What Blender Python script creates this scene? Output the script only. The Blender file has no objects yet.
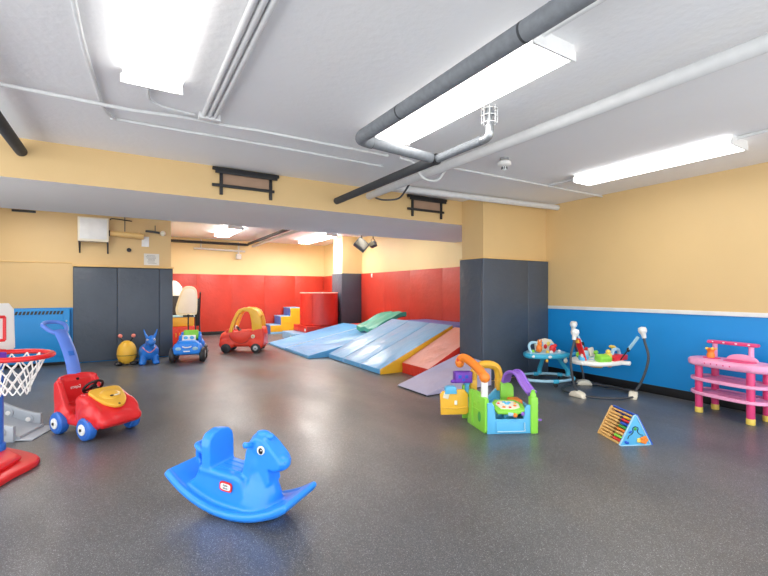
import bpy, bmesh, math, random
from mathutils import Vector, Matrix, Euler
random.seed(7)
S = bpy.context.scene
COL = S.collection
PI = math.pi
R = math.radians

# ------------------------------------------------------------------ camera, world, exposure
YAW = 31.55
cam_d = bpy.data.cameras.new('camera')
cam = bpy.data.objects.new('camera', cam_d)
COL.objects.link(cam)
cam.location = (0, 0, 1.355)
cam.rotation_euler = (R(90), 0, R(-YAW))
cam_d.sensor_width = 36
cam_d.lens = 425 / 768 * 36
cam_d.shift_y = 2.5 / 768
cam_d.clip_start = 0.02
S.camera = cam
S.view_settings.view_transform = 'Standard'
S.view_settings.look = 'None'
S.view_settings.gamma = 1
S.view_settings.use_curve_mapping = False
S.view_settings.exposure = 0.5
S.cycles.use_denoising = True
S.cycles.max_bounces = 10
S.cycles.diffuse_bounces = 6
S.cycles.sample_clamp_indirect = 6
w = bpy.data.worlds.new('world')
S.world = w
w.use_nodes = True
w.node_tree.nodes['Background'].inputs[0].default_value = (0.97, 0.98, 1.0, 1)
w.node_tree.nodes['Background'].inputs[1].default_value = 2.3
LAMP = 8.5        # strength of the fluorescent diffusers
LAMP_BACK = 40.0  # back-room diffusers, set stronger to brighten that room
LAMP_COL = (1.0, 0.965, 0.92)

# ------------------------------------------------------------------ materials
def lin(c):
    c = c / 255
    return c / 12.92 if c <= 0.04045 else ((c + 0.055) / 1.055) ** 2.4

def rgb(h):
    return (lin(int(h[0:2], 16)), lin(int(h[2:4], 16)), lin(int(h[4:6], 16)), 1)

def base_mat(name, rough, metal=0.0, spec=0.5):
    m = bpy.data.materials.new(name)
    m.use_nodes = True
    b = m.node_tree.nodes['Principled BSDF']
    b.inputs['Roughness'].default_value = rough
    b.inputs['Metallic'].default_value = metal
    b.inputs['Specular IOR Level'].default_value = spec
    return m, m.node_tree, b

def add_noise(nt, scale, detail=3, stretch=(1, 1, 1), coord='Object'):
    tc = nt.nodes.new('ShaderNodeTexCoord')
    mp = nt.nodes.new('ShaderNodeMapping')
    mp.inputs['Scale'].default_value = stretch
    nz = nt.nodes.new('ShaderNodeTexNoise')
    nz.inputs['Scale'].default_value = scale
    nz.inputs['Detail'].default_value = detail
    nt.links.new(tc.outputs[coord], mp.inputs['Vector'])
    nt.links.new(mp.outputs[0], nz.inputs['Vector'])
    return nz

def plain(name, h, rough=0.4, var=0.06, nscale=6, bump=0.0, bscale=60, metal=0.0, spec=0.5, bstretch=(1, 1, 1), bdist=0.01):
    m, nt, b = base_mat(name, rough, metal, spec)
    c = rgb(h)
    nz = add_noise(nt, nscale)
    rp = nt.nodes.new('ShaderNodeValToRGB')
    rp.color_ramp.elements[0].position = 0.3
    rp.color_ramp.elements[1].position = 0.7
    rp.color_ramp.elements[0].color = (c[0] * (1 - var), c[1] * (1 - var), c[2] * (1 - var), 1)
    rp.color_ramp.elements[1].color = (min(1, c[0] * (1 + var)), min(1, c[1] * (1 + var)), min(1, c[2] * (1 + var)), 1)
    nt.links.new(nz.outputs['Fac'], rp.inputs[0])
    nt.links.new(rp.outputs[0], b.inputs['Base Color'])
    if bump:
        n2 = add_noise(nt, bscale, 3, bstretch)
        bp = nt.nodes.new('ShaderNodeBump')
        bp.inputs['Strength'].default_value = bump
        bp.inputs['Distance'].default_value = bdist
        nt.links.new(n2.outputs['Fac'], bp.inputs['Height'])
        nt.links.new(bp.outputs[0], b.inputs['Normal'])
    return m

def vinyl(name, h, rough=0.34, wr=0.55, stretch=(1.6, 2.8, 1.6)):
    return plain(name, h, rough, 0.05, 2, wr, 1.6, bstretch=stretch, bdist=0.06)

M = {}
M['yellow_wall'] = plain('yellow_wall_paint', 'D9BA84', 0.5, 0.03, 1.2, 0.25, 90, bdist=0.004)
M['brightened_yellow_wall'] = plain('brightened_yellow_wall_paint', 'ECD6A0', 0.5, 0.03, 1.2, 0.25, 90, bdist=0.004)  # wall yellow lightened to stand in for the back room's brighter light
M['blue_wall'] = plain('blue_wall_paint', '0E8CD6', 0.4, 0.03, 1.2, 0.2, 90, bdist=0.004)
M['ceiling'] = plain('ceiling_paint', 'EBECED', 0.8, 0.02, 1.0, 0.45, 20, bdist=0.008)
M['soffit'] = plain('soffit_paint', 'F0F0EC', 0.7, 0.02, 1.0, 0.2, 30, bdist=0.005)
M['white_trim'] = plain('white_trim_paint', 'E6E8E6', 0.4)
M['wood_trim'] = plain('painted_ledge', 'E3BE7C', 0.5)
M['black_base'] = plain('black_vinyl_base', '17181A', 0.35)
M['navy_pad'] = plain('navy_pad_vinyl', '48525F', 0.42, 0.05, 3, 0.5, 9, bdist=0.02)
M['red_pad'] = plain('red_pad_vinyl', 'C23A2A', 0.42, 0.06, 3, 0.35, 9, bdist=0.02)
M['white_metal'] = plain('white_enamel', 'E4E5E4', 0.4)
M['white_pipe'] = plain('white_pipe_paint', 'D8DADA', 0.5, 0.04, 12)
M['grey_pipe'] = plain('grey_pipe_insulation', '74797E', 0.7, 0.1, 30, 0.3, 120, bdist=0.003)
M['dark_pipe'] = plain('dark_pipe_insulation', '3A3D40', 0.7, 0.1, 30, 0.3, 120, bdist=0.003)
M['steel'] = plain('galvanised_steel', 'A9ADB0', 0.35, 0.05, 20, metal=0.8)
M['black'] = plain('black_plastic', '141416', 0.4)
M['black_paint'] = plain('black_bracket_paint', '17191C', 0.5)
M['brown_patch'] = plain('brown_board', 'A88A72', 0.7)
M['paper'] = plain('paper', 'DEDDD6', 0.8)
M['ink'] = plain('ink', '77787C', 0.8)
M['dusty_glass'] = plain('dark_lens', '6C6656', 0.3)
# toy plastics
M['toy_blue'] = plain('bright_blue_plastic', '2A8CF4', 0.3, 0.03)
M['toy_red'] = plain('red_plastic', 'DE2A2E', 0.32, 0.04)
M['coupe_red'] = plain('orange_red_plastic', 'E8402A', 0.35, 0.04)
M['toy_yellow'] = plain('yellow_plastic', 'F0B838', 0.35, 0.04)
M['amber'] = plain('amber_yellow_plastic', 'E9B23C', 0.35, 0.04)
M['periwinkle'] = plain('periwinkle_blue_plastic', '5E83DC', 0.38, 0.03)
M['wheel_blue'] = plain('blue_wheel_plastic', '2C6DCB', 0.4, 0.04)
M['toy_white'] = plain('white_plastic', 'EEEEEA', 0.4, 0.02)
M['cream'] = plain('cream_plastic', 'E8E2CE', 0.45, 0.03)
M['toy_grey'] = plain('grey_slide_plastic', 'A9B1B8', 0.4, 0.04)
M['green'] = plain('lime_green_plastic', '8CD848', 0.38, 0.04)
M['dark_green'] = plain('leaf_green_plastic', '3FA64A', 0.4, 0.04)
M['orange'] = plain('orange_plastic', 'F2862C', 0.38, 0.04)
M['purple'] = plain('purple_plastic', '7038B4', 0.38, 0.04)
M['lilac'] = plain('lilac_plastic', '8E62C8', 0.38, 0.04)
M['sky'] = plain('sky_blue_plastic', '5CB6E4', 0.38, 0.03)
M['turquoise'] = plain('turquoise_plastic', '3FB6DA', 0.35, 0.03)
M['pale_blue'] = plain('pale_blue_plastic', 'A6D2E6', 0.4, 0.03)
M['pink'] = plain('pale_pink_plastic', 'F3A6CC', 0.38, 0.03)
M['hot_pink'] = plain('hot_pink_plastic', 'E2447E', 0.38, 0.04)
M['foot_yellow'] = plain('pale_yellow_plastic', 'EED060', 0.4, 0.03)
M['wood'] = plain('pale_beech', 'E2B36A', 0.5, 0.1, 25)
M['tyre'] = plain('grey_black_tyre', '2E2F33', 0.5)
M['rubber_yellow'] = plain('yellow_rubber', 'EFBA3C', 0.4, 0.04)
M['rubber_blue'] = plain('blue_rubber', '1F74D2', 0.4, 0.04)
M['rubber_pink'] = plain('coral_rubber', 'F08A7A', 0.45)
M['net'] = plain('white_net_cord', 'F0EFEA', 0.8)
M['tube_dark'] = plain('dark_grey_tube', '44474B', 0.45)
M['navy'] = plain('navy_wood_paint', '1B56C4', 0.4)
# mats
M['mat_blue'] = vinyl('light_blue_mat_vinyl', '86BCE6')
M['mat_blue2'] = vinyl('blue_mat_vinyl', '64AEE2', stretch=(2.6, 1.5, 1))
M['mat_deep'] = vinyl('deep_blue_mat_vinyl', '4A7ED0')
M['mat_yellow'] = vinyl('yellow_mat_vinyl', 'E4AE2C')
M['mat_red'] = vinyl('red_mat_vinyl', 'D8362C')
M['mat_pink'] = vinyl('faded_red_mat_vinyl', 'E89888')
M['mat_lavender'] = vinyl('lavender_mat_vinyl', 'B6B1CE', 0.45)
M['mat_green'] = vinyl('green_mat_vinyl', '45A88E', 0.5)
M['mat_white'] = plain('white_mat_seam', 'DDE6EC', 0.5)

def emit(name, strength):
    m = bpy.data.materials.new(name)
    m.use_nodes = True
    nt = m.node_tree
    b = nt.nodes['Principled BSDF']
    b.inputs['Base Color'].default_value = (0.9, 0.9, 0.9, 1)
    b.inputs['Emission Color'].default_value = (*LAMP_COL, 1)
    b.inputs['Emission Strength'].default_value = strength
    return m
M['lamp'] = emit('lit_diffuser', LAMP)
M['lamp_side'] = emit('lit_diffuser_edge', 2.7)
M['lamp_side_back'] = emit('lit_back_room_diffuser_edge', 14)
M['lamp_added'] = emit('lit_added_diffuser', 19)  # for the unseen fixture added to light the left wall
M['lamp_back'] = emit('lit_back_room_diffuser', LAMP_BACK)

def floor_mat():
    m, nt, b = base_mat('speckled_rubber_floor', 0.35)
    tc = nt.nodes.new('ShaderNodeTexCoord')
    vo = nt.nodes.new('ShaderNodeTexVoronoi')
    vo.inputs['Scale'].default_value = 300
    nt.links.new(tc.outputs['Object'], vo.inputs['Vector'])
    r1 = nt.nodes.new('ShaderNodeValToRGB')       # flecks: only some cells are pale
    e = r1.color_ramp.elements
    e[0].position, e[0].color = 0.0, rgb('404245')
    e[1].position, e[1].color = 1.0, rgb('A2A4A8')
    x = r1.color_ramp.elements.new(0.45); x.color = rgb('505256')
    x = r1.color_ramp.elements.new(0.78); x.color = rgb('5E6064')
    x = r1.color_ramp.elements.new(0.92); x.color = rgb('6E7074')
    sp = nt.nodes.new('ShaderNodeSeparateColor')
    nt.links.new(vo.outputs['Color'], sp.inputs[0])
    nt.links.new(sp.outputs[0], r1.inputs[0])
    # worn, mopped patches
    n1 = add_noise(nt, 0.9, 6, (1.0, 1.0, 1))
    mx = nt.nodes.new('ShaderNodeMix'); mx.data_type = 'RGBA'; mx.blend_type = 'MULTIPLY'
    mx.inputs[0].default_value = 1
    r2 = nt.nodes.new('ShaderNodeValToRGB')
    r2.color_ramp.elements[0].position = 0.3; r2.color_ramp.elements[0].color = (0.85, 0.85, 0.85, 1)
    r2.color_ramp.elements[1].position = 0.7; r2.color_ramp.elements[1].color = (1.3, 1.27, 1.2, 1)
    nt.links.new(n1.outputs['Fac'], r2.inputs[0])
    nt.links.new(r1.outputs[0], mx.inputs[6]); nt.links.new(r2.outputs[0], mx.inputs[7])
    nt.links.new(mx.outputs[2], b.inputs['Base Color'])
    n3 = add_noise(nt, 1.1, 2, (1.5, 0.7, 1))
    mr = nt.nodes.new('ShaderNodeMapRange')
    mr.inputs[1].default_value = 0.30; mr.inputs[2].default_value = 0.70
    mr.inputs[3].default_value = 0.285; mr.inputs[4].default_value = 0.46
    nt.links.new(n3.outputs['Fac'], mr.inputs[0]); nt.links.new(mr.outputs[0], b.inputs['Roughness'])
    bp = nt.nodes.new('ShaderNodeBump'); bp.inputs['Strength'].default_value = 0.12; bp.inputs['Distance'].default_value = 0.004
    n4 = add_noise(nt, 120, 2)
    nt.links.new(n4.outputs['Fac'], bp.inputs['Height']); nt.links.new(bp.outputs[0], b.inputs['Normal'])
    b.inputs['Specular IOR Level'].default_value = 0.9
    return m
M['floor'] = floor_mat()

# ------------------------------------------------------------------ mesh helpers
def rotm(rot):
    return Euler(rot).to_matrix().to_4x4()

def xform(bm, vs, loc=(0, 0, 0), rot=(0, 0, 0)):
    bmesh.ops.transform(bm, matrix=Matrix.Translation(loc) @ rotm(rot), verts=vs)

def merge(bm, tmp):
    me = bpy.data.meshes.new('tmp')
    tmp.to_mesh(me); tmp.free()
    bm.from_mesh(me)
    bpy.data.meshes.remove(me)
    return bm

def bevel(t, off, seg=3):
    if off > 0:
        bmesh.ops.bevel(t, geom=t.edges[:], offset=off, segments=seg, affect='EDGES', profile=0.5, clamp_overlap=True)

def box(bm, size, loc=(0, 0, 0), rot=(0, 0, 0), bev=0.0, seg=3):
    t = bmesh.new()
    bmesh.ops.create_cube(t, size=1)
    bmesh.ops.scale(t, vec=size, verts=t.verts)
    bevel(t, bev, seg)
    xform(t, t.verts, loc, rot)
    return merge(bm, t)

def box2(bm, lo, hi, bev=0.0, seg=3):
    return box(bm, [hi[i] - lo[i] for i in range(3)], [(hi[i] + lo[i]) / 2 for i in range(3)], bev=bev, seg=seg)

def ell(bm, rad, loc=(0, 0, 0), rot=(0, 0, 0), seg=24):
    t = bmesh.new()
    bmesh.ops.create_uvsphere(t, u_segments=seg, v_segments=seg // 2, radius=1)
    bmesh.ops.scale(t, vec=rad, verts=t.verts)
    xform(t, t.verts, loc, rot)
    return merge(bm, t)

AX = {'x': (0, PI / 2, 0), 'y': (PI / 2, 0, 0), 'z': (0, 0, 0)}

def cyl(bm, r, d, loc=(0, 0, 0), axis='z', r2=None, seg=24, bev=0.0, rot=None):
    t = bmesh.new()
    bmesh.ops.create_cone(t, cap_ends=True, segments=seg, radius1=r, radius2=r if r2 is None else r2, depth=d)
    if bev:
        es = [e for e in t.edges if any(len(f.verts) > 4 for f in e.link_faces)]
        bmesh.ops.bevel(t, geom=es, offset=bev, segments=3, affect='EDGES', profile=0.5, clamp_overlap=True)
    xform(t, t.verts, loc, AX[axis] if rot is None else rot)
    return merge(bm, t)

def lathe(bm, prof, loc=(0, 0, 0), rot=(0, 0, 0), n=28, sx=1, sy=1):
    t = bmesh.new()
    rings = []
    for r, z in prof:
        if r < 1e-5:
            rings.append([t.verts.new((0, 0, z))])
        else:
            rings.append([t.verts.new((r * sx * math.cos(2 * PI * k / n), r * sy * math.sin(2 * PI * k / n), z)) for k in range(n)])
    for a, b in zip(rings, rings[1:]):
        for k in range(n):
            k2 = (k + 1) % n
            if len(a) == 1 and len(b) == 1: continue
            if len(a) == 1: t.faces.new((a[0], b[k], b[k2]))
            elif len(b) == 1: t.faces.new((a[k], b[0], a[k2]))
            else: t.faces.new((a[k], b[k], b[k2], a[k2]))
    bmesh.ops.recalc_face_normals(t, faces=t.faces)
    xform(t, t.verts, loc, rot)
    return merge(bm, t)

def prism(bm, poly, a, b, plane='xz', bev=0.0, seg=2, loc=(0, 0, 0), rot=(0, 0, 0)):
    t = bmesh.new()
    def pt(p, d):
        return {'xz': (p[0], d, p[1]), 'yz': (d, p[0], p[1]), 'xy': (p[0], p[1], d)}[plane]
    A = [t.verts.new(pt(p, a)) for p in poly]
    B = [t.verts.new(pt(p, b)) for p in poly]
    t.faces.new(A); t.faces.new(B[::-1])
    n = len(poly)
    for i in range(n):
        t.faces.new((A[i], B[i], B[(i + 1) % n], A[(i + 1) % n]))
    bmesh.ops.recalc_face_normals(t, faces=t.faces)
    if bev:
        es = [e for e in t.edges if any(len(f.verts) == n and n > 4 for f in e.link_faces)] if n > 4 else t.edges[:]
        bmesh.ops.bevel(t, geom=es, offset=bev, segments=seg, affect='EDGES', profile=0.5, clamp_overlap=True)
    bmesh.ops.triangulate(t, faces=[f for f in t.faces if len(f.verts) > 6])
    xform(t, t.verts, loc, rot)
    return merge(bm, t)

def spline(pts, steps=8, closed=False):
    P = [Vector(p) for p in pts]
    n = len(P)
    out = []
    rng = range(n) if closed else range(n - 1)
    for i in rng:
        if closed:
            p0, p1, p2, p3 = P[(i - 1) % n], P[i], P[(i + 1) % n], P[(i + 2) % n]
        else:
            p0, p1, p2, p3 = P[max(i - 1, 0)], P[i], P[i + 1], P[min(i + 2, n - 1)]
        for s in range(steps):
            t = s / steps
            out.append(0.5 * ((2 * p1) + (-p0 + p2) * t + (2 * p0 - 5 * p1 + 4 * p2 - p3) * t * t + (-p0 + 3 * p1 - 3 * p2 + p3) * t ** 3))
    if not closed: out.append(P[-1])
    return out

def tube(bm, pts, r, n=12, closed=False, steps=0, r2=None, up=None):
    """sweep a round (or, with r2, an elliptical) section along pts; r may be a list"""
    P = spline(pts, steps, closed) if steps else [Vector(p) for p in pts]
    m = len(P)
    t = bmesh.new()
    rings = []
    prev = None
    for i, p in enumerate(P):
        if closed: d = (P[(i + 1) % m] - P[i - 1])
        else: d = P[min(i + 1, m - 1)] - P[max(i - 1, 0)]
        d.normalize()
        if up is not None:
            u = Vector(up) - d * d.dot(Vector(up))
        elif prev is None:
            ref = Vector((0, 0, 1)) if abs(d.z) < 0.9 else Vector((1, 0, 0))
            u = ref - d * d.dot(ref)
        else:
            u = prev - d * d.dot(prev)
        u.normalize(); prev = u
        v = d.cross(u)
        rr = r if not isinstance(r, (list, tuple)) else r[0] + (r[-1] - r[0]) * i / max(1, m - 1)
        q = rr if r2 is None else r2
        rings.append([t.verts.new(p + u * rr * math.cos(2 * PI * k / n) + v * q * math.sin(2 * PI * k / n)) for k in range(n)])
    for i in range(m if closed else m - 1):
        a, b = rings[i], rings[(i + 1) % m]
        for k in range(n):
            t.faces.new((a[k], a[(k + 1) % n], b[(k + 1) % n], b[k]))
    if not closed:
        t.faces.new(rings[0][::-1]); t.faces.new(rings[-1])
    bmesh.ops.recalc_face_normals(t, faces=t.faces)
    return merge(bm, t)

def strip(bm, pts, wvec, thick):
    """a flat strap of given thickness: centre line pts, half-width vector wvec"""
    t = bmesh.new()
    P = [Vector(p) for p in pts]
    W = Vector(wvec)
    rings = []
    for i, p in enumerate(P):
        d = (P[min(i + 1, len(P) - 1)] - P[max(i - 1, 0)]).normalized()
        nrm = d.cross(W).normalized() * thick / 2
        rings.append([t.verts.new(p + W + nrm), t.verts.new(p - W + nrm), t.verts.new(p - W - nrm), t.verts.new(p + W - nrm)])
    for a, b in zip(rings, rings[1:]):
        for k in range(4):
            t.faces.new((a[k], a[(k + 1) % 4], b[(k + 1) % 4], b[k]))
    t.faces.new(rings[0][::-1]); t.faces.new(rings[-1])
    bmesh.ops.recalc_face_normals(t, faces=t.faces)
    return merge(bm, t)

def obj(name, bm, mats, parent=None, loc=None, rot=None, ang=35, remesh=0, smooth=0, bev=0):
    me = bpy.data.meshes.new(name)
    bm.to_mesh(me); bm.free()
    for m in (mats if isinstance(mats, (list, tuple)) else [mats]):
        me.materials.append(M[m] if isinstance(m, str) else m)
    if me.polygons:
        me.shade_smooth()
        if not remesh: me.set_sharp_from_angle(angle=R(ang))
    o = bpy.data.objects.new(name, me)
    COL.objects.link(o)
    if parent: o.parent = parent
    if loc: o.location = loc
    if rot: o.rotation_euler = rot
    if remesh:
        md = o.modifiers.new('remesh', 'REMESH'); md.mode = 'VOXEL'; md.voxel_size = remesh; md.use_smooth_shade = True
        if smooth:
            sm = o.modifiers.new('smooth', 'SMOOTH'); sm.iterations = smooth; sm.factor = 0.5
    if bev:
        bv = o.modifiers.new('bevel', 'BEVEL'); bv.width = bev; bv.segments = 3; bv.limit_method = 'ANGLE'
    return o

def B(): return bmesh.new()

def tag(o, label, cat, group=None, kind=None):
    o['label'] = label; o['category'] = cat
    if group: o['group'] = group
    if kind: o['kind'] = kind
    return o

def thing(name, label, cat, loc=(0, 0, 0), rz=0, group=None):
    o = bpy.data.objects.new(name, None)
    o.empty_display_size = 0.1
    COL.objects.link(o)
    o.location = loc; o.rotation_euler = (0, 0, rz)
    return tag(o, label, cat, group)

def struct(name, bm, mats, **k):
    o = obj(name, bm, mats, **k); o['kind'] = 'structure'
    return o

def setmat(o, fn):
    for p in o.data.polygons:
        p.material_index = fn(p)

def text(name, st, size, mat, parent, loc, rot, ext=0.0005):
    cu = bpy.data.curves.new(name, 'FONT')
    cu.body = st; cu.size = size; cu.align_x = 'CENTER'; cu.align_y = 'CENTER'; cu.extrude = ext
    tmp = bpy.data.objects.new(name + '_tmp', cu)
    COL.objects.link(tmp)
    bpy.context.view_layer.update()
    dg = bpy.context.evaluated_depsgraph_get()
    me = bpy.data.meshes.new_from_object(tmp.evaluated_get(dg))
    bpy.data.objects.remove(tmp); bpy.data.curves.remove(cu)
    me.materials.clear(); me.materials.append(M[mat])
    o = bpy.data.objects.new(name, me)
    COL.objects.link(o); o.parent = parent; o.location = loc; o.rotation_euler = rot
    return o

# ------------------------------------------------------------------ the room
CH = 2.747           # ceiling of the front room
BCH = 2.93           # ceiling of the back room
WX = 5.95            # right wall
LX = -3.0            # left wall
BY = -1.3            # left open behind the camera so the world light brightens the ceiling
SY0, SY1, SZ = 5.04, 6.95, 2.378    # the dropped soffit
LWY = 9.75           # wall with the navy pads on the left
LWX = 0.84           # where that wall ends
FY = 13.9            # far wall
AX_ = 6.05           # right wall of the back room

b = B(); box2(b, (LX - .2, BY - .2, -.1), (AX_ + .3, FY + .2, 0)); struct('floor', b, 'floor')
b = B(); box2(b, (LX - .2, BY - .2, CH), (WX + .3, SY0 + .1, CH + .25)); struct('ceiling', b, 'ceiling')
b = B(); box2(b, (LX - .2, SY0 + .1, BCH), (AX_ + .3, FY + .2, BCH + .1)); struct('ceiling_back', b, 'ceiling')
b = B(); box2(b, (LX, SY0, SZ), (WX + .1, SY1, BCH + .02))
o = struct('trim_soffit', b, ['soffit', 'yellow_wall'])
setmat(o, lambda p: 1 if p.normal.y < -.5 else 0)

def wall(name, lo, hi, split, mats, along):
    """a wall as two stacked blocks: mats[0] below split, mats[1] above"""
    bb = B(); box2(bb, lo, (hi[0], hi[1], split)); box2(bb, (lo[0], lo[1], split), hi)
    oo = struct(name, bb, mats)
    setmat(oo, lambda p: 0 if p.center.z < split and abs(p.normal.z) < .5 else 1)
    return oo
wall('wall_right', (WX, BY, 0), (WX + .2, SY0 + 1.0, CH + .2), 1.085, ['blue_wall', 'yellow_wall'], 'y')
wall('wall_middle', (LX, LWY, 0), (LWX, LWY + .2, BCH), 1.04, ['blue_wall', 'yellow_wall'], 'x')
wall('wall_left', (LX - .2, SY0 + .6, 0), (LX, LWY + .2, BCH), 1.04, ['blue_wall', 'yellow_wall'], 'y')
b = B(); box2(b, (LWX - .2, LWY + .2, 0), (LWX, FY, BCH)); struct('wall_inner', b, 'brightened_yellow_wall')
b = B(); box2(b, (LWX - .2, FY, 0), (AX_ + .2, FY + .2, BCH)); struct('wall_far', b, 'brightened_yellow_wall')
b = B(); box2(b, (AX_, SY0 + 1.0, 0), (AX_ + .2, FY, BCH)); struct('wall_annex', b, 'brightened_yellow_wall')
b = B(); box2(b, (4.53, 4.58, 0), (WX, 5.04, CH)); struct('wall_column', b, 'yellow_wall')
b = B(); box2(b, (5.4, 11.1, 0), (AX_, 11.7, BCH)); struct('wall_pillar', b, 'brightened_yellow_wall')
# trims
b = B(); box2(b, (WX - .018, BY, 1.06), (WX, 4.53, 1.11), .004); struct('trim_1', b, 'white_trim')
b = B(); box2(b, (WX - .012, BY, 0), (WX, 4.53, .11), .003); struct('baseboard_right', b, 'black_base')
b = B(); box2(b, (LX, LWY - .012, 0), (-.79, LWY, .1), .003); struct('baseboard_middle', b, 'black_base')
b = B(); box2(b, (LWX, FY - .075, 0), (AX_, FY - .062, .1), .002); struct('baseboard_far', b, 'black_base')
b = B(); box2(b, (-.80, LWY - .085, 1.80), (LWX + .05, LWY, 1.835), .006); struct('trim_2', b, 'wood_trim')
b = B(); box2(b, (LX, LWY - .012, 1.855), (-.80, LWY, 1.875), .004); struct('trim_3', b, 'wood_trim')
b = B(); box2(b, (4.475, 4.525, 1.828), (WX - .0, 5.04, 1.845), .003); struct('trim_4', b, 'wood_trim')

# ------------------------------------------------------------------ wall pads
def pad(lo, hi, m, label, group=None):
    bb = B(); box2(bb, lo, hi, .012 if m == 'navy_pad' else .003, 3)
    return tag(obj('wall_pad', bb, m), label, 'wall pad', group)
T = .05
pad((-.79, LWY - T, .02), (-.095, LWY - .001, 1.80), 'navy_pad', 'navy wall pad on the left wall, next to the blue radiator cover')
pad((-.093, LWY - T, .02), (.628, LWY - .001, 1.80), 'navy_pad', 'wide navy wall pad behind the yellow hopper and blue hopper')
pad((.630, LWY - T, .02), (LWX + .03, LWY - .001, 1.80), 'navy_pad', 'narrow navy wall pad at the end of the left wall')
pad((4.478, 4.53, .02), (5.46, 4.579, 1.828), 'navy_pad', 'wide navy pad on the front of the near column')
pad((5.462, 4.53, .02), (WX - .002, 4.579, 1.828), 'navy_pad', 'narrow navy pad on the near column beside the blue wall')
pad((4.478, 4.581, .02), (4.529, 5.04, 1.828), 'navy_pad', 'navy pad on the side of the near column facing the mats')
pad((5.35, 11.04, .02), (AX_ - .002, 11.099, 1.85), 'navy_pad', 'navy pad on the front of the far pillar')
pad((5.35, 11.101, .02), (5.399, 11.7, 1.85), 'navy_pad', 'navy pad on the side of the far pillar beside the red drum')
n = 5
x0, x1 = LWX + .005, AX_ - .06
for k in range(n):
    a = x0 + (x1 - x0) * k / n; c = x0 + (x1 - x0) * (k + 1) / n
    pad((a + .001, FY - .06, .02), (c - .001, FY - .001, 1.85), 'red_pad', 'red padded panel on the far wall of the back room', 'red pads along the far wall')
n = 4
y0, y1 = SY0 + 1.02, 11.035
for k in range(n):
    a = y0 + (y1 - y0) * k / n; c = y0 + (y1 - y0) * (k + 1) / n
    pad((AX_ - .06, a + .001, .02), (AX_ - .001, c - .001, 1.85), 'red_pad', 'red padded panel on the right wall of the back room behind the mats', 'red pads along the right wall')
pad((AX_ - .06, 11.705, .02), (AX_ - .001, FY - .062, 1.85), 'red_pad', 'red padded panel between the far pillar and the far corner')

# ------------------------------------------------------------------ ceiling lights
def fixture(x0, x1, y0, y1, ztop, label, group=None, h=.085):
    t = thing('ceiling_light', label, 'ceiling light', ((x0 + x1) / 2, (y0 + y1) / 2, ztop), 0, group)
    wx, wy = (x1 - x0), (y1 - y0)
    bb = B(); box2(bb, (-wx / 2 + .03, -wy / 2 + .012, -.03), (wx / 2 - .03, wy / 2 - .012, 0), .004)
    obj('housing', bb, 'white_metal', t)
    bb = B()
    prof = [(-wx / 2 + .012, -.03), (-wx / 2 + .012, -h + .02), (-wx / 2 + .03, -h), (wx / 2 - .03, -h), (wx / 2 - .012, -h + .02), (wx / 2 - .012, -.03)]
    prism(bb, prof, -wy / 2 + .014, wy / 2 - .014, 'xz')
    df = obj('diffuser', bb, ['lamp_back' if y0 > 10 else 'lamp_added' if x0 < -1 else 'lamp', 'lamp_side_back' if y0 > 10 else 'lamp_side'], t)
    setmat(df, lambda p: 0 if p.normal.z < -.9 else 1)
    for s in (-1, 1):
        bb = B()
        e = [(-wx / 2 + .02, 0), (-wx / 2 + .02, -.03), (-wx / 2, -.035), (-wx / 2, -h - .004), (wx / 2, -h - .004), (wx / 2, -.035), (wx / 2 - .02, -.03), (wx / 2 - .02, 0)]
        ya, yb = sorted((s * wy / 2, s * (wy / 2 - .013)))
        prism(bb, e, ya, yb, 'xz')
        obj('end_cap', bb, 'white_metal', t)
    return t
fixture(-.015, .34, 1.5, 3.13, CH, 'lit fluorescent ceiling light over the front left, cut by the top edge')
fixture(1.84, 2.2, 1.49, 3.15, CH, 'lit fluorescent ceiling light crossed by the thick grey pipe')
fixture(4.62, 4.97, 1.6, 3.18, CH, 'lit fluorescent ceiling light nearest the yellow right wall')
fixture(2.12, 2.5, 10.6, 12.3, BCH, 'lit ceiling light in the back room above the red and yellow car', h=.1)
fixture(4.66, 5.02, 10.6, 12.7, BCH, 'lit ceiling light in the back room before the far pillar', h=.1)
for xx in (-1.5, 2.12, 4.66):  # unseen fixtures, added to light the mats and the left wall
    fixture(xx, xx + .36, 7.0 if xx < 0 else 7.4, 8.8 if xx < 0 else 9.0, BCH, 'added ceiling light, unseen behind the dropped beam', 'added ceiling lights behind the beam', h=.1)

# ------------------------------------------------------------------ pipes and conduits
b = B(); tube(b, [(2.85, -1.2, 2.64), (2.85, 5.04, 2.64)], .047, 20)
t = tag(obj('ceiling_pipe', b, 'white_pipe'), 'thick white painted pipe running under the ceiling into the beam', 'pipe')
# insulated grey pipe with its elbow
t = thing('insulated_pipe', 'thick grey insulated pipe with elbow crossing below the middle light', 'pipe', (1.54, 2.85, 2.52))
b = B(); tube(b, [(0, -4.0, 0), (0, -.12, 0)], .048, 18); tube(b, [(0, -.12, 0), (0, -.03, 0), (.03, .03, 0), (.1, .05, 0), (.12, .055, 0)], .048, 18, steps=4)
obj('long_run', b, 'grey_pipe', t)
b = B(); tube(b, [(.12, .055, 0), (.77, .12, 0)], .042, 18); obj('short_run', b, 'grey_pipe', t)
for yy in (-1.55, -.55):
    b = B(); cyl(b, .0495, .012, (0, yy, 0), 'y'); obj('joint_band', b, 'dark_pipe', t)
b = B(); cyl(b, .047, .014, (.125, .056, 0), 'x'); obj('joint_band', b, 'dark_pipe', t)
for yy in (-3.5,):
    b = B(); cyl(b, .006, .24, (0, yy, .107), 'z', seg=8); obj('hanger_rod', b, 'steel', t)
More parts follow.
